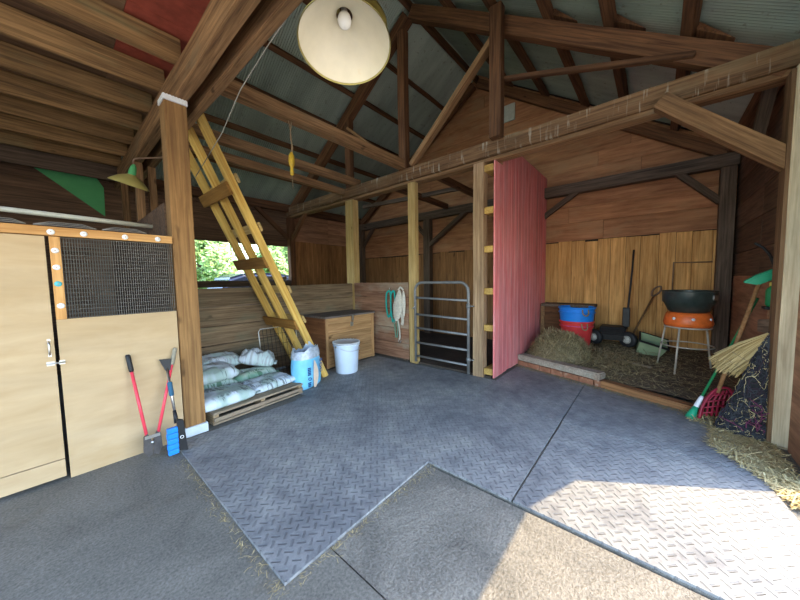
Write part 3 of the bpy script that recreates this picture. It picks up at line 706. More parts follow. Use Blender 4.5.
mk('hasp', bm, m_steel, bxr)

gt = thing('metal_gate', 'grey tubular metal gate with five bars and rounded top', 'gate', (3.985, 2.62, 0))
GX = 3.965; ya, yb = 2.075, 3.06
bm = bmesh.new(); rr = .14; arc = []
top = 1.40
path = [(GX, yb, .06), (GX, yb, top-rr)] + [(GX, yb-rr+rr*math.cos(a*PI/16), top-rr+rr*math.sin(a*PI/16)) for a in range(1, 8)] + [(GX, yb-rr, top), (GX, ya+rr, top)] + [(GX, ya+rr-rr*math.sin(a*PI/16), top-rr+rr*math.cos(a*PI/16)) for a in range(1, 8)] + [(GX, ya, top-rr), (GX, ya, .03)]
tube(bm, path, .022, 12); world_part('gate_frame', bm, m_gate, gt)
for zz in (1.13, .85, .62, .39, .16):
    bm = bmesh.new(); tube(bm, [(GX, ya, zz), (GX, yb, zz+(.02 if zz > .5 else 0))], .018, 12); world_part('gate_bar', bm, m_gate, gt)
for zz in (.25, 1.05):
    bm = bmesh.new(); tube(bm, [(GX, ya, zz), (GX, ya-.07, zz), (4.0, ya-.075, zz)], .009, 8); tube(bm, [(GX, ya, zz-.03), (GX, ya, zz+.03)], .03, 12); world_part('hinge', bm, m_gate, gt)
bm = bmesh.new(); tube(bm, bez([(GX-.02, yb, 1.0), (GX-.03, yb+.04, .96), (4.0, yb+.06, .97)], 5), .006, 6); world_part('latch_chain', bm, m_steel, gt)

# faded red partition
pp = thing('painted_partition', 'faded red painted board partition with horizontal nailers', 'partition', (5.2, 1.74, 0))
bm = bmesh.new(); x = 4.02; random.seed(4)
while x < 6.57:
    x1 = min(x+.155, 6.57)
    zt = 3.42 if x > 4.32 else 3.06
    bx(bm, x+.003, x1-.004, 1.70+random.uniform(0, .003), 1.722, .02+random.uniform(0, .02), zt, 0, bev=.004); x = x1
world_part('boards', bm, m_pink, pp)
for zz in (.11, .74, 1.27, 1.86, 2.40, 2.98):
    beam('nailer', None, None, (4.01, 1.79, zz), (6.40, 1.79, zz), .13, .09, wood('nailer_wood', (.42, .27, .11), (.62, .43, .20), bump=.2), (0, 0, 1), parent=pp)

# ================================================================== PALLET AND SACKS
pr = math.radians(5.5)
pl = thing('wooden_pallet', 'grey wooden pallet under the feed sacks', 'pallet', (1.44, 3.95, .016), pr)
for yy in (-.52, -.30, -.08, .14, .36, .56):
    bm = bmesh.new(); bx(bm, -.53, .53, yy-.075, yy+.06, .105, .125, 0, .003, .003); mk('deck_board', bm, m_pallet, pl)
for xx in (-.50, 0, .50):
    bm = bmesh.new(); bx(bm, xx-.025, xx+.025, -.58, .60, .02, .105, 0, .003); mk('stringer', bm, wood('stringer_wood', (.26, .19, .12), (.44, .34, .23), axis='Y'), pl)
for yy in (-.53, 0, .5):
    bm = bmesh.new(); bx(bm, -.53, .53, yy-.06, yy+.06, .0, .02, 0, .003, .002); mk('bottom_board', bm, m_pallet, pl)
bm = bmesh.new(); bx(bm, -.52, .53, -.60, -.58, .035, .07, 0, .002, .006); mk('front_strip', bm, m_pallet, pl)

def sack(label, loc, rz, L, W, H, m, pitch=0., roll=0., name='feed_sack', wr=1., group='feed sacks on the pallet'):
    rot = Matrix.Rotation(rz, 3, 'Z') @ Matrix.Rotation(pitch, 3, 'Y') @ Matrix.Rotation(roll, 3, 'X')
    root = thing(name, label, 'sack', loc, 0, group, rot)
    bm = bmesh.new(); n, k = 22, 16; o = random.uniform(0, 50); T, B = [], []
    for i in range(n+1):
        ra, rb = [], []
        for j in range(k+1):
            u, v_ = -1+2*i/n, -1+2*j/k
            th = (max(0, 1-abs(u)**5)**.55)*(max(0, 1-abs(v_)**4)**.5)
            x = u*L/2*(1-.05*(1-abs(v_)**2)*0-.04*abs(v_)**6); y = v_*W/2*(1-.07*abs(u)**6)
            nn = noise.noise(Vector((u*2+o, v_*2, 0)))*.22+noise.noise(Vector((u*6+o, v_*5, 5)))*.10
            fold = .012*math.sin(9*v_+3*u+o)*abs(u)**3
            ra.append(bm.verts.new((x, y, H*.36+H*.64*th*(1+nn*wr)+fold)))
            rb.append(ra[-1] if th == 0 else bm.verts.new((x, y, H*.36*(1-th))))
        T.append(ra); B.append(rb)
    for i in range(n):
        for j in range(k):
            bm.faces.new((T[i][j], T[i+1][j], T[i+1][j+1], T[i][j+1])).smooth = True
            q = [B[i][j], B[i][j+1], B[i+1][j+1], B[i+1][j]]
            if len(set(q)) == 4:
                try: bm.faces.new(q).smooth = True
                except ValueError: pass
    mk('bag_body', bm, m, root)
    for s_ in (-1, 1):
        bm = bmesh.new(); n2 = 14; A = []
        for j in range(n2+1):
            v_ = -1+2*j/n2; y = v_*W/2*.93; z = H*.36+.012*math.sin(9*v_+3*s_+o)
            A.append([bm.verts.new((s_*(L/2*.965), y, z-.002)), bm.verts.new((s_*(L/2*.965), y, z+.002)), bm.verts.new((s_*(L/2+.03), y, z+.004+.01*math.sin(6*v_))), bm.verts.new((s_*(L/2+.03), y, z-.001+.01*math.sin(6*v_)))])
        for P_, Q_ in zip(A, A[1:]):
            for e in range(4): bm.faces.new((P_[e], Q_[e], Q_[(e+1) % 4], P_[(e+1) % 4]))
        mk('sewn_end', bm, m, root)
    return root
random.seed(31)
zp = .142
sack('feed sack at the pallet front beside the brown post, lowest and nearest', (1.12, 3.57, zp), .10, .62, .47, .14, m_sack)
sack('feed sack with green corner at the pallet front right', (1.69, 3.68, zp), .14, .60, .46, .11, m_sack)
sack('feed sack half hidden at the bottom of the rear left pile', (1.12, 4.08, zp), .05, .64, .42, .15, m_sackg)
sack('green tinted sack lying flat in the middle behind front sacks', (1.70, 4.12, zp), .0, .56, .40, .13, m_sackg)
sack('printed feed sack on top of the left pile behind the post', (1.14, 4.02, zp+.15), .08, .60, .42, .16, m_sack, 0, .10)
sack('whitest sack at the very back top of the pallet', (1.32, 4.40, zp+.18), .12, .66, .40, .17, m_sackw, 0, .05)
sack('crumpled half empty white sack at the back right of the pallet', (1.80, 4.22, zp+.15), -.55, .46, .34, .19, m_sackw, .22, -.1, wr=2.4)

# blue shavings bag
bg = thing('shavings_bag', 'light blue open plastic bag standing at the ladder foot', 'bag', (2.21, 3.585, .016), math.radians(8))
bm = bmesh.new(); ring = []
base = [(-.25, -.02), (-.20, -.13), (-.06, -.17), (.12, -.12), (.21, -.04), (.23, .08), (.10, .16), (-.10, .15), (-.22, .09)]
prev = None
for k, (s_, z) in enumerate(((.92, 0), (1.0, .06), (1.03, .18), (1.0, .30), (.97, .38), (.90, .44))):
    cur = [bm.verts.new((a*s_+.010*noise.noise(Vector((i*1.7, k*1.3, 2))), b*s_+.014*noise.noise(Vector((i*1.3, k*2.1, 7))), z)) for i, (a, b) in enumerate(base)]
    if prev:
        for i in range(len(base)):
            bm.faces.new((prev[i], prev[(i+1) % len(base)], cur[(i+1) % len(base)], cur[i])).smooth = True
    else: bm.faces.new(cur[::-1])
    prev = cur
bmesh.ops.triangulate(bm, faces=[q for q in bm.faces if len(q.verts) > 4])
o = mk('bag_body', bm, m_shav, bg); md = o.modifiers.new('s', 'SUBSURF'); md.levels = md.render_levels = 2
bm = bmesh.new(); prev = None; K = 36
def bp(t_, s_):
    n = len(base); a = base[int(t_*n) % n]; b = base[(int(t_*n)+1) % n]; q = t_*n-int(t_*n); return ((a[0]*(1-q)+b[0]*q)*s_, (a[1]*(1-q)+b[1]*q)*s_)
for k, (s_, z, ruf) in enumerate(((.93, .41, .0), (.90, .46, .015), (.84, .50, .03), (.80, .53, .04))):
    cur = []
    for i in range(K):
        a, b = bp(i/K, s_+ruf*1.6*noise.noise(Vector((3*math.cos(i/K*2*PI), 3*math.sin(i/K*2*PI), k)))*2); cur.append(bm.verts.new((a, b, z+ruf*2.2*noise.noise(Vector((2.2*math.cos(i/K*2*PI), 2.2*math.sin(i/K*2*PI), 4+k*.3))))))
    if prev:
        for i in range(K): bm.faces.new((prev[i], prev[(i+1) % K], cur[(i+1) % K], cur[i])).smooth = True
    prev = cur
mk('ragged_top', bm, m_shavclear, bg)['label'] = 'torn clear grey plastic rim'
bm = bmesh.new(); n = 12
for i in range(n):
    t0, t1 = i/n, (i+1)/n
    def pt(t_, s_): return (-.035+.03*math.sin(t_*PI)+s_*.042*math.sin(PI*(.15+.8*t_)), -.178+.008*math.sin(t_*PI)-.006, .03+t_*.36)
    a, b, c_, d_ = pt(t0, -1), pt(t0, 1), pt(t1, 1), pt(t1, -1); bm.faces.new([bm.verts.new(q) for q in (a, b, c_, d_)])
bmesh.ops.remove_doubles(bm, verts=bm.verts, dist=1e-5); bmesh.ops.solidify(bm, geom=bm.faces[:], thickness=.003)
mk('print_stripe', bm, m_peach, bg)['label'] = 'peach coloured stripe'
def letter(ch, size, Mx, parent, m=m_ink):
    cu = bpy.data.curves.new('letter', 'FONT'); cu.body = ch; cu.size = size; cu.extrude = .0015; cu.align_x = 'CENTER'; cu.align_y = 'CENTER'; cu.offset = .002
    ob = bpy.data.objects.new('tmp', cu); C.objects.link(ob)
    dg = bpy.context.evaluated_depsgraph_get(); me = bpy.data.meshes.new_from_object(ob.evaluated_get(dg)); bpy.data.objects.remove(ob)
    bm = bmesh.new(); bm.from_mesh(me); bmesh.ops.transform(bm, matrix=Mx, verts=bm.verts); return bm
bm = bmesh.new()
def addm(dst, src):
    me = bpy.data.meshes.new('t'); src.to_mesh(me); src.free(); dst.from_mesh(me); bpy.data.meshes.remove(me)
for ch, z in (('B', .36), ('O', .29), ('C', .225)):
    addm(bm, letter(ch, .085, Matrix.Translation((.105, -.148, z)) @ Matrix.Rotation(.32, 4, 'Z') @ Matrix.Rotation(PI/2, 4, 'X') @ Matrix.Rotation(-PI/2, 4, 'Z'), bg))
mk('print_letters', bm, m_ink, bg)
bm = bmesh.new()
for k in range(5): bx(bm, -.130, -.085, -.172, -.160, .20+k*.022, .212+k*.022)
addm(bm, letter('O', .06, Matrix.Translation((-.105, -.170, .15)) @ Matrix.Rotation(-.25, 4, 'Z') @ Matrix.Rotation(PI/2, 4, 'X'), bg))
for k in range(3): bx(bm, -.128, -.085, -.170, -.158, .05+k*.022, .062+k*.022)
mk('print_block', bm, m_ink, bg)

# wire rack behind the bag
wr_ = thing('wire_rack', 'old grey wire rack leaning on plank fence behind blue bag', 'rack', (2.25, 4.5, 0), 0)
bm = bmesh.new(); Tm = Matrix.Rotation(-.18, 4, 'X')
tube(bm, [Tm @ Vector(p_) for p_ in ((-.30, 0, .02), (-.30, 0, .72), (-.27, 0, .76), (.27, 0, .76), (.30, 0, .72), (.30, 0, .02))], .007, 8)
mk('rack_frame', bm, m_steel, wr_)
bm = bmesh.new()
for k in range(9): tube(bm, [Tm @ Vector((-.24+k*.06, 0, .04)), Tm @ Vector((-.24+k*.06, 0, .76))], .003, 6)
for zz in (.1, .3, .5, .66): tube(bm, [Tm @ Vector((-.30, 0, zz)), Tm @ Vector((.30, 0, zz))], .003, 6)
mk('rack_wires', bm, m_blackm, wr_)
wr_.location.y = 4.32; ROOTM[wr_.name] = Matrix.Translation((2.25, 4.32, 0))

# white bucket
bk = thing('lidded_bucket', 'pale blue white plastic bucket with lid before the storage box', 'bucket', (2.97, 3.68, .016))
bm = bmesh.new(); lathe(bm, [(.165, 0), (.172, .006), (.195, .40), (.198, .455)], 40, 0, True)
lathe(bm, [(.198, .42), (.206, .42), (.206, .435), (.198, .437)], 40); mk('bucket_body', bm, m_bucket, bk)
bm = bmesh.new(); lathe(bm, [(.198, .448), (.208, .450), (.210, .478), (.202, .482), (.190, .474), (.03, .472), (.001, .472)], 40)
for k in range(24): bx(bm, .203*math.cos(k*PI/12)-.008, .203*math.cos(k*PI/12)+.008, .203*math.sin(k*PI/12)-.008, .203*math.sin(k*PI/12)+.008, .452, .484)
mk('lid', bm, plain('grey_white_lid', (.55, .58, .60), .4, noise_amt=.2, nscale=12.), bk)
bm = bmesh.new(); tube(bm, bez([(-.20, 0, .42), (-.13, -.17, .37), (0, -.215, .36), (.13, -.17, .37), (.2, 0, .42)], 6), .004, 8)
for s_ in (-1, 1): lathe(bm, [(.018, 0), (.018, .012)], 12, 0, False, True, mat=Matrix.Translation((s_*.196, 0, .42)) @ Matrix.Rotation(s_*PI/2, 4, 'Y'))
mk('bail_handle', bm, m_steel, bk)

# ================================================================== BOLT CUTTER AND SNOW BRUSH
bc = thing('bolt_cutter', 'open red bolt cutter with black grips leaning on the plywood', 'bolt cutter', (.49, 3.2, 0))
pv = Vector((.465, 3.13, .14))
for (hx, hz, hy) in ((.37, .87, 3.285), (.69, .87, 3.275)):
    e = Vector((hx, hy, hz)); st = pv+Vector((.03 if hx > .5 else -.03, 0, .02)); dirv = (e-st)
    bm = bmesh.new(); tube(bm, [st, st+dirv*.82], .0115, 12); h_ = world_part('handle', bm, m_redpl, bc)
    bm = bmesh.new(); tube(bm, [st+dirv*.80, st+dirv*.82, st+dirv*.98, e], [.014, .017, .017, .012], 12)
    g_ = world_part('grip', bm, m_black if hx < .5 else plain('worn_tan_grip', (.30, .27, .20), .7, noise_amt=.4), h_)
bm = bmesh.new()
for s_ in (-1, 1):
    prism(bm, [pv+Vector(q) for q in ((s_*.055, -.012, .06), (s_*.028, -.012, .08), (0, -.012, .0), (s_*.004, -.012, -.10), (s_*.035, -.012, -.115), (s_*.062, -.012, -.06))], (0, .022, 0))
world_part('cutting_head', bm, plain('dark_tool_steel', (.12, .11, .11), .45, .6, noise_amt=.3), bc)
bm = bmesh.new(); lathe(bm, [(.014, 0), (.014, .03), (.001, .034)], 14, mat=Matrix.Translation(pv+Vector((0, .015, -.0))) @ Matrix.Rotation(PI/2, 4, 'X'))
bx(bm, pv.x-.05, pv.x+.05, pv.y-.016, pv.y-.011, pv.z+.04, pv.z+.065); world_part('pivot_bolt', bm, m_steel, bc)

sb = thing('snow_brush', 'snow brush with blue bristles and black scraper leaning on post', 'brush', (.66, 3.12, 0))
a = Vector((.630, 3.035, .055)); b = Vector((.612, 3.27, .80)); dv = b-a
bm = bmesh.new(); tube(bm, [a+dv*.30, a+dv*.88], .011, 12); world_part('pole', bm, m_steel, sb)
bm = bmesh.new(); tube(bm, [a+dv*.56, a+dv*.57, a+dv*.71, a+dv*.72], [.012, .018, .018, .012], 12); world_part('foam_grip', bm, plain('dark_blue_foam', (.03, .10, .17), .8), sb)
bm = bmesh.new(); q = a+dv*.86
prism(bm, [q+Vector((-.012, -.01, -.01)), q+Vector((.02, -.01, -.01)), q+Vector((.035, .005, .085)), q+Vector((-.05, .005, .095))], (0, .018, 0)); world_part('scraper', bm, m_black, sb)
bm = bmesh.new(); prism(bm, [a+Vector(p_) for p_ in ((-.01, -.012, -.02), (.05, -.012, -.04), (.03, -.012, .23), (-.015, -.012, .25))], (0, .03, 0)); tube(bm, [a+dv*.26, a+dv*.40], [.018, .013], 10)
world_part('brush_head', bm, m_black, sb)
bm = bmesh.new(); lathe(bm, [(.010, 0), (.014, 0), (.014, .004), (.010, .004)], 14, mat=Matrix.Translation(a+Vector((.012, -.013, .09))) @ Matrix.Rotation(PI/2, 4, 'X')); world_part('lock_ring', bm, m_white, sb)
bm = bmesh.new()
for k in range(5):
    zz = -.04+k*.046; bx(bm, a.x-.085-.004*(k % 2), a.x-.012, a.y-.016, a.y+.022, a.z+zz+.0, a.z+zz+.043, 0, .006)
world_part('bristles', bm, m_blue, sb)['label'] = 'bright blue bristle block'

# ================================================================== HALTERS ON THE FENCE
def strap(bm, pts, w_, th=.004, side=(0, 1, 0)):
    P_ = bez(pts, 6); sd = Vector(side).normalized(); A = []
    for i, p_ in enumerate(P_):
        t_ = (P_[min(i+1, len(P_)-1)]-P_[max(i-1, 0)]).normalized(); s2 = (sd-t_*sd.dot(t_)); s2 = s2.normalized() if s2.length > .05 else Vector((1, 0, 0)).cross(t_).normalized(); nn = t_.cross(s2)
        A.append([bm.verts.new(p_+s2*w_/2*a+nn*th/2*b) for a, b in ((-1, -1), (1, -1), (1, 1), (-1, 1))])
    for P1, Q1 in zip(A, A[1:]):
        for e in range(4): bm.faces.new((P1[e], P1[(e+1) % 4], Q1[(e+1) % 4], Q1[e]))
    bm.faces.new(A[0][::-1]); bm.faces.new(A[-1])
hg = thing('green_halter', 'green webbing halter loops hanging on the plank fence', 'halter', (3.97, 3.62, 1.27))
for (y0, y1, zb, xo) in ((3.72, 3.63, .78, 3.965), (3.60, 3.52, .70, 3.955)):
    bm = bmesh.new(); strap(bm, [(xo, y1+.01, 1.26), (xo, y0, 1.20), (xo-.005, y0+.005, .98), (xo, y0-.015, zb+.05), (xo, (y0+y1)/2, zb), (xo-.004, y1-.01, zb+.08), (xo, y1-.015, 1.0), (xo, y1-.005, 1.2), (xo, y1+.01, 1.26)], .035); world_part('strap_loop', bm, m_teal, hg)
bm = bmesh.new(); lathe(bm, [(.02, -.004), (.026, -.004), (.026, .004), (.02, .004), (.02, -.004)], 16, mat=Matrix.Translation((3.955, 3.53, .70)) @ Matrix.Rotation(PI/2, 4, 'Y')); tube(bm, [(4.0, 3.62, 1.29), (3.945, 3.62, 1.28), (3.94, 3.62, 1.31)], .005, 6); world_part('ring_and_hook', bm, m_steel, hg)
hw = thing('cream_halter', 'cream fleece halter with hanging straps beside the gate', 'halter', (3.96, 3.38, 1.27))
bm = bmesh.new(); lathe(bm, [(.012, .28), (.045, .24), (.085, .12), (.105, 0), (.10, -.12), (.07, -.22), (.02, -.28)], 20, sx=.38, mat=Matrix.Translation((3.945, 3.43, 1.0)) @ Matrix.Rotation(.16, 4, 'X'))
for q in bm.verts: q.co += noise.noise_vector(q.co*14)*.012
world_part('fleece_pad', bm, m_cream, hw)
bm = bmesh.new(); lathe(bm, [(.012, .24), (.035, .15), (.045, 0), (.03, -.14), (.012, -.22)], 16, sx=.5, mat=Matrix.Translation((3.945, 3.30, 1.02)))
for q in bm.verts: q.co += noise.noise_vector(q.co*17)*.010
world_part('fleece_pad', bm, m_cream, hw)
bm = bmesh.new(); strap(bm, [(3.955, 3.43, 1.27), (3.95, 3.37, 1.32), (3.955, 3.31, 1.27)], .03); strap(bm, [(3.95, 3.44, .74), (3.95, 3.41, .60), (3.95, 3.40, .45), (3.95, 3.42, .39)], .03); strap(bm, [(3.95, 3.36, .86), (3.95, 3.33, .74), (3.95, 3.35, .66)], .06)
world_part('hanging_straps', bm, m_cream, hw)
bm = bmesh.new(); strap(bm, [(3.955, 3.55, .76), (3.955, 3.52, .60), (3.955, 3.50, .42)], .03); strap(bm, [(3.955, 3.46, .72), (3.955, 3.45, .58), (3.955, 3.47, .42)], .025)
world_part('green_strap', bm, plain('faded_green_webbing', (.16, .27, .18), .8, noise_amt=.2), hw)['label'] = 'faded green straps'
bm = bmesh.new(); tube(bm, bez([(3.95, 3.42, .40), (3.95, 3.44, .36), (3.95, 3.40, .34), (3.95, 3.38, .38)], 5), .007, 8); tube(bm, [(4.0, 3.37, 1.32), (3.945, 3.37, 1.31), (3.94, 3.37, 1.34)], .005, 6); world_part('snap_hook', bm, m_steel, hw)

bm = bmesh.new(); tube(bm, [(1.1, 3.9, 2.61), (1.1, 3.06, 2.82), (1.1, 2.63, 3.02), (1.085, 2.11, 3.10), (1.07, 1.72, 3.13)], .004, 6)
tag(mk('loose_wire', bm, plain('grey_wire', (.30, .28, .24), .6)), 'thin pale wire running along the right loft edge beam', 'wire')
# yellow trap on a cord under the upper tie beam
tr = thing('hanging_trap', 'yellow plastic trap on a cord below the upper tie beam', 'trap', (1.96, 3.35, 2.75))
bm = bmesh.new(); tube(bm, bez([(1.975, 3.35, 3.36), (1.95, 3.35, 3.18), (1.975, 3.35, 3.05), (1.955, 3.35, 2.95)], 6), .008, 6); tube(bm, bez([(1.93, 3.35, 3.36), (1.965, 3.35, 3.15), (1.955, 3.35, 2.95)], 6), .006, 6); world_part('cord', bm, m_cord, tr)
bm = bmesh.new(); lathe(bm, [(.014, .12), (.022, .10), (.034, .08), (.036, .01), (.030, -.03), (.018, -.05), (.018, -.09), (.024, -.10), (.022, -.14), (.004, -.15)], 16, mat=Matrix.Translation((1.955, 3.35, 2.87))); world_part('trap_body', bm, m_yellow, tr)
bm = bmesh.new(); tube(bm, [(1.955, 3.35, 2.73), (1.962, 3.35, 2.56)], .0035, 6); world_part('tail_string', bm, m_cord, tr)
# bundle of old rope on the sill rail
bm = bmesh.new(); random.seed(40)
for k in range(4):
    pts_ = [(3.05+.12*i, 7.16+.03*math.sin(i*1.3+k), 1.51+.02*k*.8+.015*math.sin(i*2.1+k*2)) for i in range(8)]
    tube(bm, bez(pts_, 4), .018, 8)
tag(mk('rope_bundle', bm, m_cord), 'bundle of old tan rope lying on the window rail', 'rope')

# ================================================================== RIGHT STALL
el = Vector((4.36-5.05, -.4-1.66, 0)).normalized(); en = Vector((-el.y, el.x, 0))*-1    # along the ledge, outward towards the mats
def ledge_pt(s_, o=0, z=0): p_ = Vector((5.05, 1.66, 0))+el*s_+en*o; return (p_.x, p_.y, z)
if (Vector(ledge_pt(0, 1))-Vector((5.05, 1.66, 0))).x > 0: en = -en
Lm, LL = frame(ledge_pt(0), ledge_pt(2.17))
cb = thing('concrete_curb', 'low concrete curb on red bricks before the hay pile', 'curb', ledge_pt(.62))
F, L = frame(ledge_pt(.0, .02, .142), ledge_pt(1.25, .02, .142)); bmc = beam_bm(L, .18, .095, .016, .016); mk('curb_top', bmc, m_curb, cb, F)
bm = bmesh.new(); random.seed(8)
F, L = frame(ledge_pt(.0, .03, .047), ledge_pt(1.27, .03, .047)); q = -L/2
while q < L/2-.05:
    ln = random.uniform(.17, .22); bx(bm, q+.004, min(q+ln, L/2), -.085+random.uniform(0, .02), .09, -.046, .046+random.uniform(-.005, 0), 0, .008, .006); q += ln+.006
mk('bricks', bm, m_brick, cb, F)['label'] = 'broken red brick course'
beam('edge_timber', 'half buried orange brown timber edging right of the concrete curb', 'timber', ledge_pt(1.27, .04, .045), ledge_pt(2.2, .06, .03), .14, .10, m_timber, bev=.012, wob=.012)

def straws(bm, n, fn, L=(.06, .16), w_=.003, flat=.35):
    for _ in range(n):
        p_ = Vector(fn()); a = random.uniform(0, 2*PI); e = random.gauss(0, flat)
        d_ = Vector((math.cos(a)*math.cos(e), math.sin(a)*math.cos(e), math.sin(e))); l_ = random.uniform(*L)/2
        s_ = d_.cross(Vector((random.uniform(-.4, .4), random.uniform(-.4, .4), 1))).normalized()*w_*random.uniform(.6, 1.3); mid = p_+Vector((0, 0, random.uniform(-.01, .012)))
        v6 = [bm.verts.new(q) for q in (p_-d_*l_-s_, p_-d_*l_+s_, mid+s_, mid-s_, p_+d_*l_+s_, p_+d_*l_-s_)]
        bm.faces.new((v6[0], v6[1], v6[2], v6[3])); bm.faces.new((v6[3], v6[2], v6[4], v6[5]))
# hay pile
HP = Vector((5.33, 1.14, .12)); HR = (.42, .45, .42)
def hay_surf():
    while True:
        a, b = random.uniform(-1, 1), random.uniform(-1, 1)
        q = a*a+b*b
        if q < 1: break
    lump = 1+.18*noise.noise(Vector((a*2, b*2, 4)))
    return (HP.x+a*HR[0], HP.y+b*HR[1], HP.z+HR[2]*lump*(1-q**1.6)**.75)
hp = thing('hay_pile', 'loaf shaped heap of loose hay on the concrete curb', 'hay', tuple(HP))
bm = bmesh.new(); n = 24; G = []
for i in range(n+1):
    row = []
    for j in range(n+1):
        u, v_ = -1+2*i/n, -1+2*j/n
        a, b = u*math.sqrt(1-v_*v_/2), v_*math.sqrt(1-u*u/2); q = min(1, a*a+b*b)
        lump = 1+.18*noise.noise(Vector((a*2, b*2, 4)))
        row.append(bm.verts.new((HP.x+a*HR[0], HP.y+b*HR[1], HP.z+HR[2]*lump*(1-q**1.6)**.75-.01)))
    G.append(row)
for i in range(n):
    for j in range(n): bm.faces.new((G[i][j], G[i+1][j], G[i+1][j+1], G[i][j+1])).smooth = True
world_part('hay_core', bm, m_hay, hp)
bm = bmesh.new(); random.seed(50); straws(bm, 5200, hay_surf, (.06, .18), .0032, .5); s_ = world_part('hay_stems', bm, m_straw, hp); s_['kind'] = 'stuff'
# loose straw on the stall floor and by the right post
bm = bmesh.new(); random.seed(51)
def fl():
    y = random.uniform(-.8, 1.65); x = stall_edge(y)+(6.5-stall_edge(y))*random.random(); return (x, y, stall_z(x, y)+.008)
straws(bm, 4200, fl, (.05, .16), .003, .12)
def fl2():
    y = random.gauss(.5, .3); x = random.gauss(5.35, .3); x = max(x, stall_edge(y)); return (x, y, stall_z(x, y)+abs(random.gauss(0, .04)))
straws(bm, 2600, fl2, (.05, .16), .003, .3)
def fl5():
    s5 = random.uniform(0, 2.15); return ledge_pt(s5, .13+abs(random.gauss(0, .05)), .022)
straws(bm, 900, fl5, (.03, .09), .002, .15)
tag(mk('loose_straw', bm, m_straw), 'loose straw strewn over the raised floor of the right stall', 'straw', kind='stuff')
bm = bmesh.new()
def fl3():
    while True:
        x, y = random.uniform(2.85, 4.0), random.uniform(-.81, -.38)
        if y < -.40-.45*max(0, min(1, (3.55-x)/.9))+.12*noise.noise(Vector((x*3, 1, 2))): return (x, y, .012+abs(random.gauss(0, .012)))
straws(bm, 2600, fl3, (.04, .13), .003, .15)
def fl4(): x = random.uniform(4.0, 4.5); y = random.uniform(-.79, -.3); return (x, y, .015+abs(random.gauss(0, .02)))
straws(bm, 700, fl4, (.05, .14), .003, .25)
tag(mk('loose_straw', bm, m_strawlt), 'bright loose straw on the ground at foot of pale right post', 'straw', kind='stuff')
bm = bmesh.new(); random.seed(52)
def fl6():
    if random.random() < .6: return (.625-abs(random.gauss(0, .03)), random.uniform(1.25, 2.9), .004)
    return (random.uniform(.66, 1.85), 1.29-abs(random.gauss(0, .03)), .004)
straws(bm, 420, fl6, (.015, .05), .0013, .05)
tag(mk('straw_debris', bm, m_straw), 'bits of dry straw along the edges of the foreground mat', 'straw', kind='stuff')
# brown chest and tubs
ch = thing('dark_chest', 'dark brown wooden chest behind the blue and red tubs', 'chest', (6.33, 1.22, .24))
bm = bmesh.new(); bx(bm, -.17, .17, -.40, .42, 0, .66, 0, .008); mk('body', bm, wood('dark_chest_wood', (.07, .035, .022), (.16, .085, .05), axis='Y', bump=.3), ch)
bm = bmesh.new(); bx(bm, -.19, .18, -.43, .45, .66, .715, 0, .01); mk('lid', bm, m_darkgrey, ch)
for ya_, yb_ in ((-.43, -.36), (.38, .45)):
    bm = bmesh.new(); bx(bm, -.185, -.17, ya_, yb_, 0, .66, 0, .003); mk('corner_trim', bm, m_beam, ch)
def tub(name, label, loc, prof, m, h_handle, seg=40):
    root = thing(name, label, 'tub', loc)
    bm = bmesh.new(); lathe(bm, prof, seg, 0, True); inner = [(a-.008, max(b, .012)) for a, b in prof][::-1]; lathe(bm, inner, seg, 0, False, True); mk('tub_body', bm, m, root)
    R, z = prof[-1]
    bm = bmesh.new(); lathe(bm, [(R-.002, z-.035), (R+.014, z-.03), (R+.016, z-.004), (R-.008, z+.002)], seg); lathe(bm, [(R-.008, z-.10), (R+.008, z-.10), (R+.008, z-.085), (R-.006, z-.083)], seg); mk('rim', bm, m, root)
    for s_ in (-1, 1):
        bm = bmesh.new(); a0 = (.62 if s_ > 0 else 2.52)+PI
        pts_ = [((R+.012+o)*math.cos(a0+da), (R+.012+o)*math.sin(a0+da), z-.03+dz) for da, o, dz in ((-.16, 0, 0), (-.14, .02, -.07), (0, .03, -.10), (.14, .02, -.07), (.16, 0, 0))]
        tube(bm, bez(pts_, 5), .010, 8); mk('rope_handle', bm, h_handle, root)
    return root
tub('red_tub', 'round red plastic tub under the blue one beside the hay', (5.92, 1.02, .20), [(.185, 0), (.20, .02), (.255, .50)], m_redtub, m_cord)
tub('blue_tub', 'round bright blue plastic tub stacked in the red tub', (5.92, 1.02, .49), [(.20, 0), (.225, .02), (.245, .12), (.272, .45)], m_blue, m_cord)

# push spreader / mower with two wheels
mw = thing('wheeled_cart', 'black two wheeled cart with raised bar between tubs and kettle', 'cart', (6.2, .45, .22))
bm = bmesh.new(); prism(bm, [(6.30, .70, .40), (6.04, .70, .38), (6.02, .70, .50), (6.10, .70, .60), (6.30, .70, .62)], (0, -.36, 0)); bmesh.ops.bevel(bm, geom=bm.edges[:], offset=.02, segments=2, affect='EDGES'); world_part('body', bm, m_blackm, mw)
for yy in (.76, .30):
    bm = bmesh.new(); TT = Matrix.Translation((6.06, yy, .42)) @ Matrix.Rotation(PI/2, 4, 'Y') @ Matrix.Rotation(.5, 4, 'X')
    lathe(bm, [(.05, -.04), (.11, -.04), (.126, -.03), (.13, 0), (.126, .03), (.11, .04), (.05, .04)], 32, mat=TT); wh = world_part('wheel', bm, m_black, mw)
    bm = bmesh.new(); lathe(bm, [(.066, -.036), (.062, -.044), (.035, -.028), (.022, -.042), (.001, -.046)], 24, mat=TT); bm2 = bmesh.new(); world_part('hub', bm, plain('dirty_pale_hub', (.48, .46, .40), .6, noise_amt=.4, nscale=12.), wh); bm2.free()
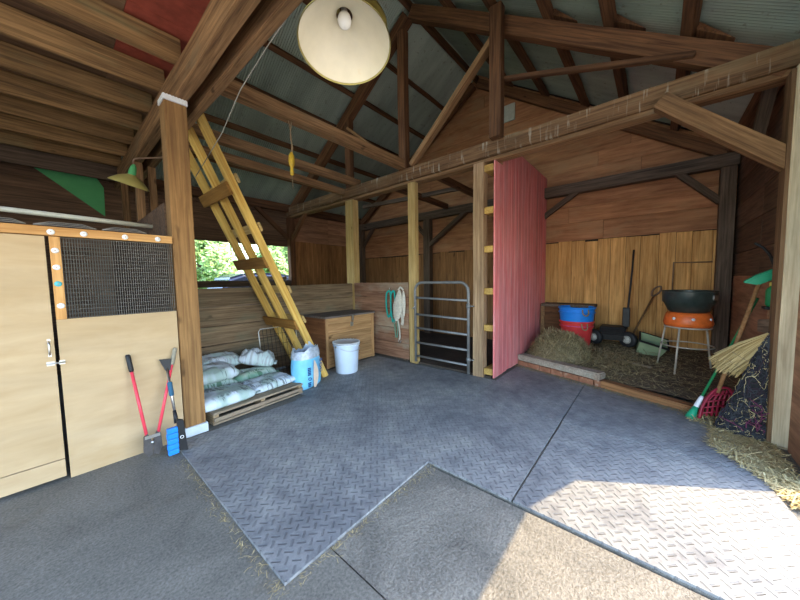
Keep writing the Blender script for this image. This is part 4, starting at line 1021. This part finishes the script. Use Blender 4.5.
bm = bmesh.new(); tube(bm, [(6.25, .34, .56), (6.35, .33, .95), (6.47, .30, 1.55), (6.50, .29, 1.9)], [.018, .016, .014, .014], 10); bx(bm, 6.24, 6.34, .30, .40, .6, .92, 0, .01); world_part('upright_bar', bm, m_blackm, mw)
mh = thing('long_handled_tool', 'long handled tool with loop grip leaning on the back wall', 'tool', (6.37, .32, .28))
bm = bmesh.new(); tube(bm, [(6.37, .32, .29), (6.44, .16, .72), (6.50, .01, 1.11)], .014, 10); world_part('handle', bm, wood('tool_handle', (.10, .06, .035), (.2, .12, .07)), mh)
bm = bmesh.new(); lp = [(6.48, .03, 1.12), (6.50, .03, 1.19), (6.53, -.02, 1.26), (6.55, -.08, 1.27), (6.54, -.07, 1.19), (6.51, -.01, 1.13)]
tube(bm, bez(lp+[lp[0]], 4)[:-1], .013, 8, cyclic=True); world_part('loop_grip', bm, m_rust, mh)
bm = bmesh.new(); prism(bm, [(6.33, .24, .26), (6.41, .26, .26), (6.42, .24, .40), (6.35, .22, .40)], (0, .14, -.01)); world_part('blade', bm, m_blackm, mh)
# sage green bin
bn = thing('tilted_bin', 'sage green plastic bin tipped over below the tool handle', 'bin', (6.0, .02, .36), 0, None, Matrix.Rotation(.35, 3, 'X') @ Matrix.Rotation(-.35, 3, 'Y') @ Matrix.Rotation(.15, 3, 'Z'))
bm = bmesh.new()
def frust(bm, a, b, z0, z1, cap):
    A = [bm.verts.new((x, y, z0)) for x, y in ((-a[0], -a[1]), (a[0], -a[1]), (a[0], a[1]), (-a[0], a[1]))]; B = [bm.verts.new((x, y, z1)) for x, y in ((-b[0], -b[1]), (b[0], -b[1]), (b[0], b[1]), (-b[0], b[1]))]
    for i in range(4): bm.faces.new((A[i], A[(i+1) % 4], B[(i+1) % 4], B[i]))
    if cap: bm.faces.new(A[::-1])
frust(bm, (.10, .14), (.13, .17), -.12, .12, True); frust(bm, (.092, .132), (.122, .162), -.11, .12, True); mk('bin_body', bm, m_sagebin, bn)
bm = bmesh.new(); bx(bm, -.145, .145, -.185, -.165, .10, .125); bx(bm, -.145, .145, .165, .185, .10, .125); bx(bm, -.145, -.125, -.165, .165, .10, .125); bx(bm, .125, .145, -.165, .165, .10, .125); mk('rim', bm, m_black, bn)['label'] = 'dark rim'
# stick lying in the straw
beam('loose_stick', 'grey stick lying in the straw left of the tripod stand', 'stick', (5.55, .55, .21), (5.25, .0, .20), .035, .025, m_pallet)

# kettle, orange pan and tripod
KX, KY = 5.42, -.345
st = thing('tripod_stand', 'pale steel tripod stand with ring holding the orange pan', 'stand', (KX, KY, .15))
bm = bmesh.new(); tube(bm, [(KX+.225*math.cos(a*PI/18), KY+.225*math.sin(a*PI/18), .775) for a in range(36)], .010, 8, cyclic=True); world_part('top_ring', bm, m_legs, st)
bm = bmesh.new(); tube(bm, [(KX+.258*math.cos(a*PI/18), KY+.258*math.sin(a*PI/18), .53) for a in range(36)], .008, 8, cyclic=True); world_part('lower_ring', bm, m_legs, st)
for a in (2.75, 1.25, -1.0):
    bm = bmesh.new(); q = (math.cos(a), math.sin(a)); zf = stall_z(KX+.30*q[0], KY+.30*q[1])
    tube(bm, [(KX+.225*q[0], KY+.225*q[1], .775), (KX+.30*q[0], KY+.30*q[1], zf)], .011, 8); world_part('leg', bm, m_legs, st)
pn = thing('orange_pan', 'orange enamel pan between the dark kettle and the stand', 'pan', (KX, KY, .785))
bm = bmesh.new(); lathe(bm, [(.215, 0), (.235, .01), (.245, .05), (.222, .16), (.205, .185)], 40, 0, True, True); mk('pan_body', bm, m_orange, pn)
for a in (2.5, 3.3, 4.15):
    bm = bmesh.new(); lathe(bm, [(.018, .0), (.016, .010), (.001, .012)], 12, mat=Matrix.Translation((.235*math.cos(a), .235*math.sin(a), .11)) @ Matrix.Rotation(a, 4, 'Z') @ Matrix.Rotation(PI/2-.25, 4, 'Y')); mk('rivet', bm, m_white, pn)
kt = thing('wash_kettle', 'wide dark kettle tub resting on the orange pan', 'kettle', (KX, KY, .97))
bm = bmesh.new(); lathe(bm, [(.17, 0), (.20, .015), (.245, .12), (.265, .14), (.268, .275)], 48, 0, True); lathe(bm, [(.260, .275), (.257, .14), (.237, .125), (.19, .03), (.001, .03)], 48); mk('kettle_body', bm, m_kettle, kt)
bm = bmesh.new(); tube(bm, [(.268*math.cos(a*PI/20), .268*math.sin(a*PI/20), .275) for a in range(40)], .009, 8, cyclic=True); mk('rim', bm, m_kettle, kt)
bm = bmesh.new(); a = -2.15; bx(bm, -.007, .007, -.035, .035, -.03, .03); bmesh.ops.transform(bm, matrix=Matrix.Translation((.272*math.cos(a), .272*math.sin(a), .20)) @ Matrix.Rotation(a, 4, 'Z'), verts=bm.verts); mk('metal_tag', bm, m_steel, kt)['label'] = 'small shiny bracket'
# thin dark rod frame on the back wall
bm = bmesh.new(); tube(bm, [(6.56, -.22, 1.15), (6.56, -.22, 1.66), (6.56, -.66, 1.65)], .010, 8); tag(mk('rod_frame', bm, m_rust), 'thin rusty rod frame fixed to back wall above the kettle', 'rod')

# ================================================================== TOOLS AND TWINE AT THE RIGHT POST
gb = thing('green_broom', 'green poled brush with teal head standing on the mat', 'brush', (4.08, -.32, .02))
a = Vector((4.10, -.315, .03)); b = Vector((4.42, -.76, 1.22)); dv = b-a
bm = bmesh.new(); tube(bm, [a+dv*.14, b], .011, 10); world_part('pole', bm, m_greenst, gb)
bm = bmesh.new(); tube(bm, [a+dv*.075, a+dv*.09, a+dv*.16, a+dv*.18], [.02, .022, .018, .013], 10); world_part('ferrule', bm, m_white, gb)
bm = bmesh.new()
tube(bm, [a-dv*.012, a+dv*.03, a+dv*.09], [.038, .034, .021], 12); world_part('brush_head', bm, m_greenpl, gb)
fk = thing('manure_fork', 'dark red plastic basket fork with brown handle', 'fork', (4.2, -.5, .05))
a = Vector((4.17, -.50, .30)); b = Vector((4.34, -.76, 1.42))
bm = bmesh.new(); tube(bm, [a, b], .016, 10); world_part('handle', bm, wood('fork_handle', (.32, .17, .09), (.50, .30, .18), bump=.2), fk)
bm = bmesh.new()
o_ = Vector((4.11, -.45, .06)); ux = Vector((.10, -.185, .035)); uz = Vector((.05, -.03, .25))
for k in range(7):
    t_ = k/6-.5; p0_ = o_+ux*(t_*1.15+.25)+uz*(.02+.14*abs(t_)); tube(bm, [p0_, p0_+uz*.6+Vector((.03, 0, 0)), o_+ux*(t_*.8+.35)+uz*1.0], .009, 6)
for zz in (.18, .40, .62, .85): tube(bm, [o_+ux*(-.32+zz*.1)+uz*zz, o_+ux*.25+uz*zz+Vector((.012, 0, 0)), o_+ux*(.82-zz*.1)+uz*zz], .008, 6)
tube(bm, bez([o_+ux*-.4+uz*-.02, o_+ux*-.35+uz*.5, o_+ux*.0+uz*1.05, o_+ux*.55+uz*1.05, o_+ux*.9+uz*.4], 5), .012, 8)
world_part('basket_tines', bm, m_binred, fk)
cbn = thing('corn_broom', 'worn straw broom upside down against the pale right post', 'broom', (4.05, -.68, .5))
bm = bmesh.new(); random.seed(60); tp = Vector((4.0, -.775, .93)); dr_ = Vector((.08, .36, -.48)).normalized()
sA = dr_.cross(Vector((1, 0, .1))).normalized()
for _ in range(520):
    u = random.uniform(-1, 1); w2 = random.uniform(-1, 1); L = random.uniform(.40, .50)*(1-.1*abs(u))
    p0_ = tp+sA*u*.02+Vector((1, 0, 0))*w2*.015; p1_ = tp+dr_*L*.5+sA*u*.085+Vector((1, 0, 0))*w2*.03; p2_ = tp+dr_*L+sA*u*.105+Vector((1, 0, 0))*w2*.035+Vector((random.gauss(0, .012), random.gauss(0, .012), random.gauss(0, .014)))
    s_ = Vector((0, .0022, .0015)) if random.random() < .5 else Vector((.0022, 0, .0015))
    v6 = [bm.verts.new(q) for q in (p0_-s_, p0_+s_, p1_+s_, p1_-s_, p2_+s_, p2_-s_)]
    bm.faces.new((v6[0], v6[1], v6[2], v6[3])); bm.faces.new((v6[3], v6[2], v6[4], v6[5]))
b_ = world_part('bristles', bm, m_broom, cbn); b_['kind'] = 'stuff'
for q in (.28, .36):
    bm = bmesh.new(); tube(bm, [tp+dr_*q+sA*u*.065*q/.3+Vector((-.032, 0, 0)) for u in (-1, -.5, 0, .5, 1)], .003, 6); world_part('stitching', bm, m_cord, cbn)
bm = bmesh.new(); tube(bm, [tp+dr_*.02, tp-dr_*.12], [.022, .012], 10); world_part('neck', bm, m_cord, cbn)
# heap of twine and netting
tw = thing('twine_heap', 'tall leaning heap of dark twine and netting at right post', 'twine', (4.05, -.62, 0))
bm = bmesh.new(); random.seed(61); n, k = 18, 24; R_ = []
TA, TB = Vector((3.99, -.66, .0)), Vector((4.00, -.80, .95))
for i in range(n+1):
    t_ = i/n; cc = TA.lerp(TB, t_); rad = .15*(1-t_)**.9+.035
    R_.append([bm.verts.new(cc+Vector((rad*.55*math.cos(2*PI*j/k), min(rad*math.sin(2*PI*j/k), .30), 0))*(1+.25*noise.noise(Vector((i*.6, j*.9, 3))))) for j in range(k)])
for A, B in zip(R_, R_[1:]):
    for j in range(k): bm.faces.new((A[j], A[(j+1) % k], B[(j+1) % k], B[j])).smooth = True
bm.faces.new(R_[-1]); world_part('core', bm, plain('black_netting', (.03, .03, .032), .95, noise_amt=.5, nscale=60., bump=.8), tw)
def tpath(bm, n_, m_len, rad, seed_):
    random.seed(seed_)
    for _ in range(n_):
        t_ = random.random()**1.2; a_ = random.uniform(1.6, 4.8); pts_ = []
        for q in range(m_len):
            t_ = max(0.01, min(1, t_+random.gauss(-.02, .05))); a_ += random.gauss(0, .35)
            cc = TA.lerp(TB, t_); rd = (.15*(1-t_)**.9+.035)*random.uniform(1.0, 1.12)
            p_ = cc+Vector((rd*.6*math.cos(a_), min(rd*math.sin(a_)*1.02, .30), 0)); p_.y = max(p_.y, -.86); pts_.append(p_)
        tube(bm, bez(pts_, 3), rad, 5)
bm = bmesh.new(); tpath(bm, 260, 5, .0035, 3); q = world_part('dark_strands', bm, m_twine, tw); q['kind'] = 'stuff'
bm = bmesh.new(); tpath(bm, 110, 4, .0018, 4); q = world_part('pale_strands', bm, m_strawlt, tw); q['kind'] = 'stuff'
bm = bmesh.new(); random.seed(62)
for _ in range(40):
    p_ = Vector((3.93+random.gauss(0, .03), -.70+random.gauss(0, .05), .01+random.random()*.25)); tube(bm, bez([p_, p_+Vector((random.gauss(0, .03), random.gauss(0, .03), .06)), p_+Vector((random.gauss(0, .05), random.gauss(0, .05), .12))], 3), .004, 5)
q = world_part('purple_strands', bm, plain('purple_twine', (.20, .05, .11), .8, noise_amt=.4), tw); q['kind'] = 'stuff'; q['label'] = 'purple red strands'
# green scoop, bottle and dark hook hanging by the post
sc_ = thing('green_scoop', 'bright green plastic scoop hanging beside the pale post', 'scoop', (4.3, -.76, 1.42))
bm = bmesh.new(); prism(bm, [(4.30, -.64, 1.37), (4.30, -.73, 1.44), (4.30, -.83, 1.49), (4.30, -.85, 1.41), (4.30, -.74, 1.345)], (.05, 0, .015)); bmesh.ops.bevel(bm, geom=bm.edges[:], offset=.01, segments=2, affect='EDGES'); world_part('scoop_blade', bm, m_greenpl, sc_)
bm = bmesh.new(); tube(bm, [(4.33, -.81, 1.45), (4.33, -.865, 1.52)], .012, 8); world_part('scoop_handle', bm, m_greenst, sc_)
gb2 = thing('green_bottle', 'dark green bottle with yellow cap on the post side', 'bottle', (4.30, -.825, 1.17))
bm = bmesh.new(); lathe(bm, [(.03, -.02), (.042, 0), (.042, .13), (.030, .155), (.018, .165), (.018, .175)], 24, 0, True, True); mk('bottle_body', bm, m_greenst, gb2)
bm = bmesh.new(); lathe(bm, [(.022, .172), (.022, .20), (.018, .205)], 20, 0, True, True); mk('cap', bm, plain('yellow_cap', (.75, .55, .12), .4), gb2)
bm = bmesh.new(); bx(bm, -.06, .06, -.045, .05, -.045, -.02, 0, .004); mk('holder', bm, m_black, gb2)
hk = thing('dark_hook', 'dark curved iron hook on the right wall above green scoop', 'hook', (4.5, -.83, 1.6))
bm = bmesh.new(); tube(bm, bez([(4.56, -.74, 1.76), (4.54, -.80, 1.70), (4.50, -.845, 1.60), (4.46, -.865, 1.50)], 6), [.012]*12+[.016]*7, 8); world_part('hook_arm', bm, m_blackm, hk)
bm = bmesh.new(); bx(bm, 4.44, 4.49, -.872, -.85, 1.46, 1.54, 0, .003); world_part('back_plate', bm, m_blackm, hk)
beam('wall_cleat', 'short pale cleat board on right wall near the fork handle', 'board', (4.2, -.845, .98), (4.75, -.845, .92), .04, .13, m_pallet)

# ================================================================== STALL MATS
GM = 'rubber stall mats'
def matp(label, pts):
    bm = bmesh.new(); prism(bm, [(x, y, 0.001) for x, y in pts], (0, 0, .015))
    cx = sum(p_[0] for p_ in pts)/len(pts); cy = sum(p_[1] for p_ in pts)/len(pts)
    es = [e for e in bm.edges if abs(e.verts[0].co.z-.016) < .001 and abs(e.verts[1].co.z-.016) < .001]
    bmesh.ops.bevel(bm, geom=es, offset=.0012, segments=1, affect='EDGES')
    tag(mk('stall_mat', bm, m_mat), label, 'mat', GM)
matp('rubber mat in the left foreground with its corner at bottom centre', [(.634, 1.295), (1.8495, 1.318), (1.8495, 3.25), (.634, 3.22)])
matp('rubber mat in the middle of the floor before the gate and bucket', [(1.851, .665), (3.205, .675), (3.205, 2.503), (1.851, 2.503)])
matp('rubber mat in front of the concrete curb', [(3.217, .675), (4.60, .675), (4.93, 1.66), (3.217, 1.66)])
matp('partly sunlit rubber mat at the lower right', [(1.853, -.80), (3.205, -.62), (3.205, .655), (1.853, .652)])
matp('rubber mat at the right below the tripod and fork', [(3.217, -.62), (4.22, -.55), (4.58, .665), (3.217, .66)])
matp('rubber mat at the back before storage box', [(1.851, 2.504), (3.94, 2.504), (3.94, 3.96), (2.0, 3.96), (2.0, 3.30), (1.853, 3.28)])
matp('narrow rubber mat at the foot of the gate post', [(3.217, 1.668), (3.985, 1.668), (3.985, 2.50), (3.217, 2.50)])

# ================================================================== OUTSIDE
def tree(label, x, y, h_, rx, rz_, n, seed_, name='tree', cat='tree'):
    random.seed(seed_); root = thing(name, label, cat, (x, y, -.04), 0, 'trees beyond the open window')
    bm = bmesh.new(); tube(bm, [(0, 0, -.1), (.05, .03, h_*.3), (0, .1, h_*.6)], [.16, .12, .05], 10); mk('trunk', bm, m_trunk, root)
    bm = bmesh.new()
    cl = [(random.uniform(-1, 1)*rx*.7, random.uniform(-1, 1)*rx*.7, h_*.55+random.uniform(-1, 1)*rz_*.75, random.uniform(.35, .6)*rx) for _ in range(16)]
    for _ in range(n):
        cx, cy, cz, cr = random.choice(cl); dv_ = Vector((random.gauss(0, 1), random.gauss(0, 1), random.gauss(0, 1))).normalized()*cr*random.uniform(.6, 1.05)
        p_ = Vector((cx, cy, max(cz, .3)))+dv_
        if p_.z < .05: continue
        a = Vector((random.gauss(0, 1), random.gauss(0, 1), random.gauss(0, .6))).normalized(); b = a.orthogonal().normalized(); s_ = random.uniform(.06, .12)
        bm.faces.new([bm.verts.new(q) for q in (p_-a*s_, p_+b*s_*.5, p_+a*s_, p_-b*s_*.5)])
    mk('foliage', bm, m_leaf, root)
tree('leafy tree seen at the left side of the opening', 3.7, 13.2, 4.4, 1.2, 2.1, 11000, 1)
tree('leafy tree seen in the middle behind the ladder', 7.0, 13.4, 4.6, 1.2, 2.2, 11000, 2)
tree('leafy tree farther back between the near ones', 4.3, 17.3, 6.0, 1.8, 2.8, 10000, 3)
tree('bright leafy tree farther back at the right end of opening', 9.3, 17.6, 6.0, 1.8, 2.8, 10000, 4)
tree('large leafy tree farthest away in the opening', 9.0, 24.5, 7.5, 3.2, 3.4, 9000, 5)
# parked car, only its roof line shows above the fence
cr = thing('parked_car', 'dark car parked outside behind the fence, roof showing', 'car', (4.6, 10.2, 0))
def prof_ext(bm, prof, y0, y1, bev):
    prism(bm, [(x, y0, z) for x, z in prof], (0, y1-y0, 0)); bmesh.ops.bevel(bm, geom=bm.edges[:], offset=bev, segments=3, affect='EDGES')
bm = bmesh.new(); prof_ext(bm, [(-2.1, .30), (2.1, .30), (2.15, .75), (1.95, .92), (-1.9, .95), (-2.15, .75)], -.85, .85, .08); mk('car_body', bm, m_carpaint, cr)
bm = bmesh.new(); prof_ext(bm, [(-1.55, .93), (1.6, .93), (1.0, 1.62), (.3, 1.74), (-.75, 1.74), (-1.25, 1.57)], -.74, .74, .10); mk('cabin', bm, m_carpaint, cr)
bm = bmesh.new(); prism(bm, [(-1.25, -.745, 1.0), (1.3, -.745, 1.0), (.85, -.70, 1.45), (-.95, -.70, 1.48)], (0, -.012, 0)); mk('side_window', bm, m_glass, cr)
for xx in (-1.35, 1.35):
    for yy in (-.86, .70):
        bm = bmesh.new(); lathe(bm, [(.01, 0), (.2, 0), (.33, .02), (.34, .09), (.33, .16), (.2, .18), (.01, .18)], 28, mat=Matrix.Translation((xx, yy+.17, .30)) @ Matrix.Rotation(PI/2, 4, 'X')); mk('wheel', bm, m_black, cr)
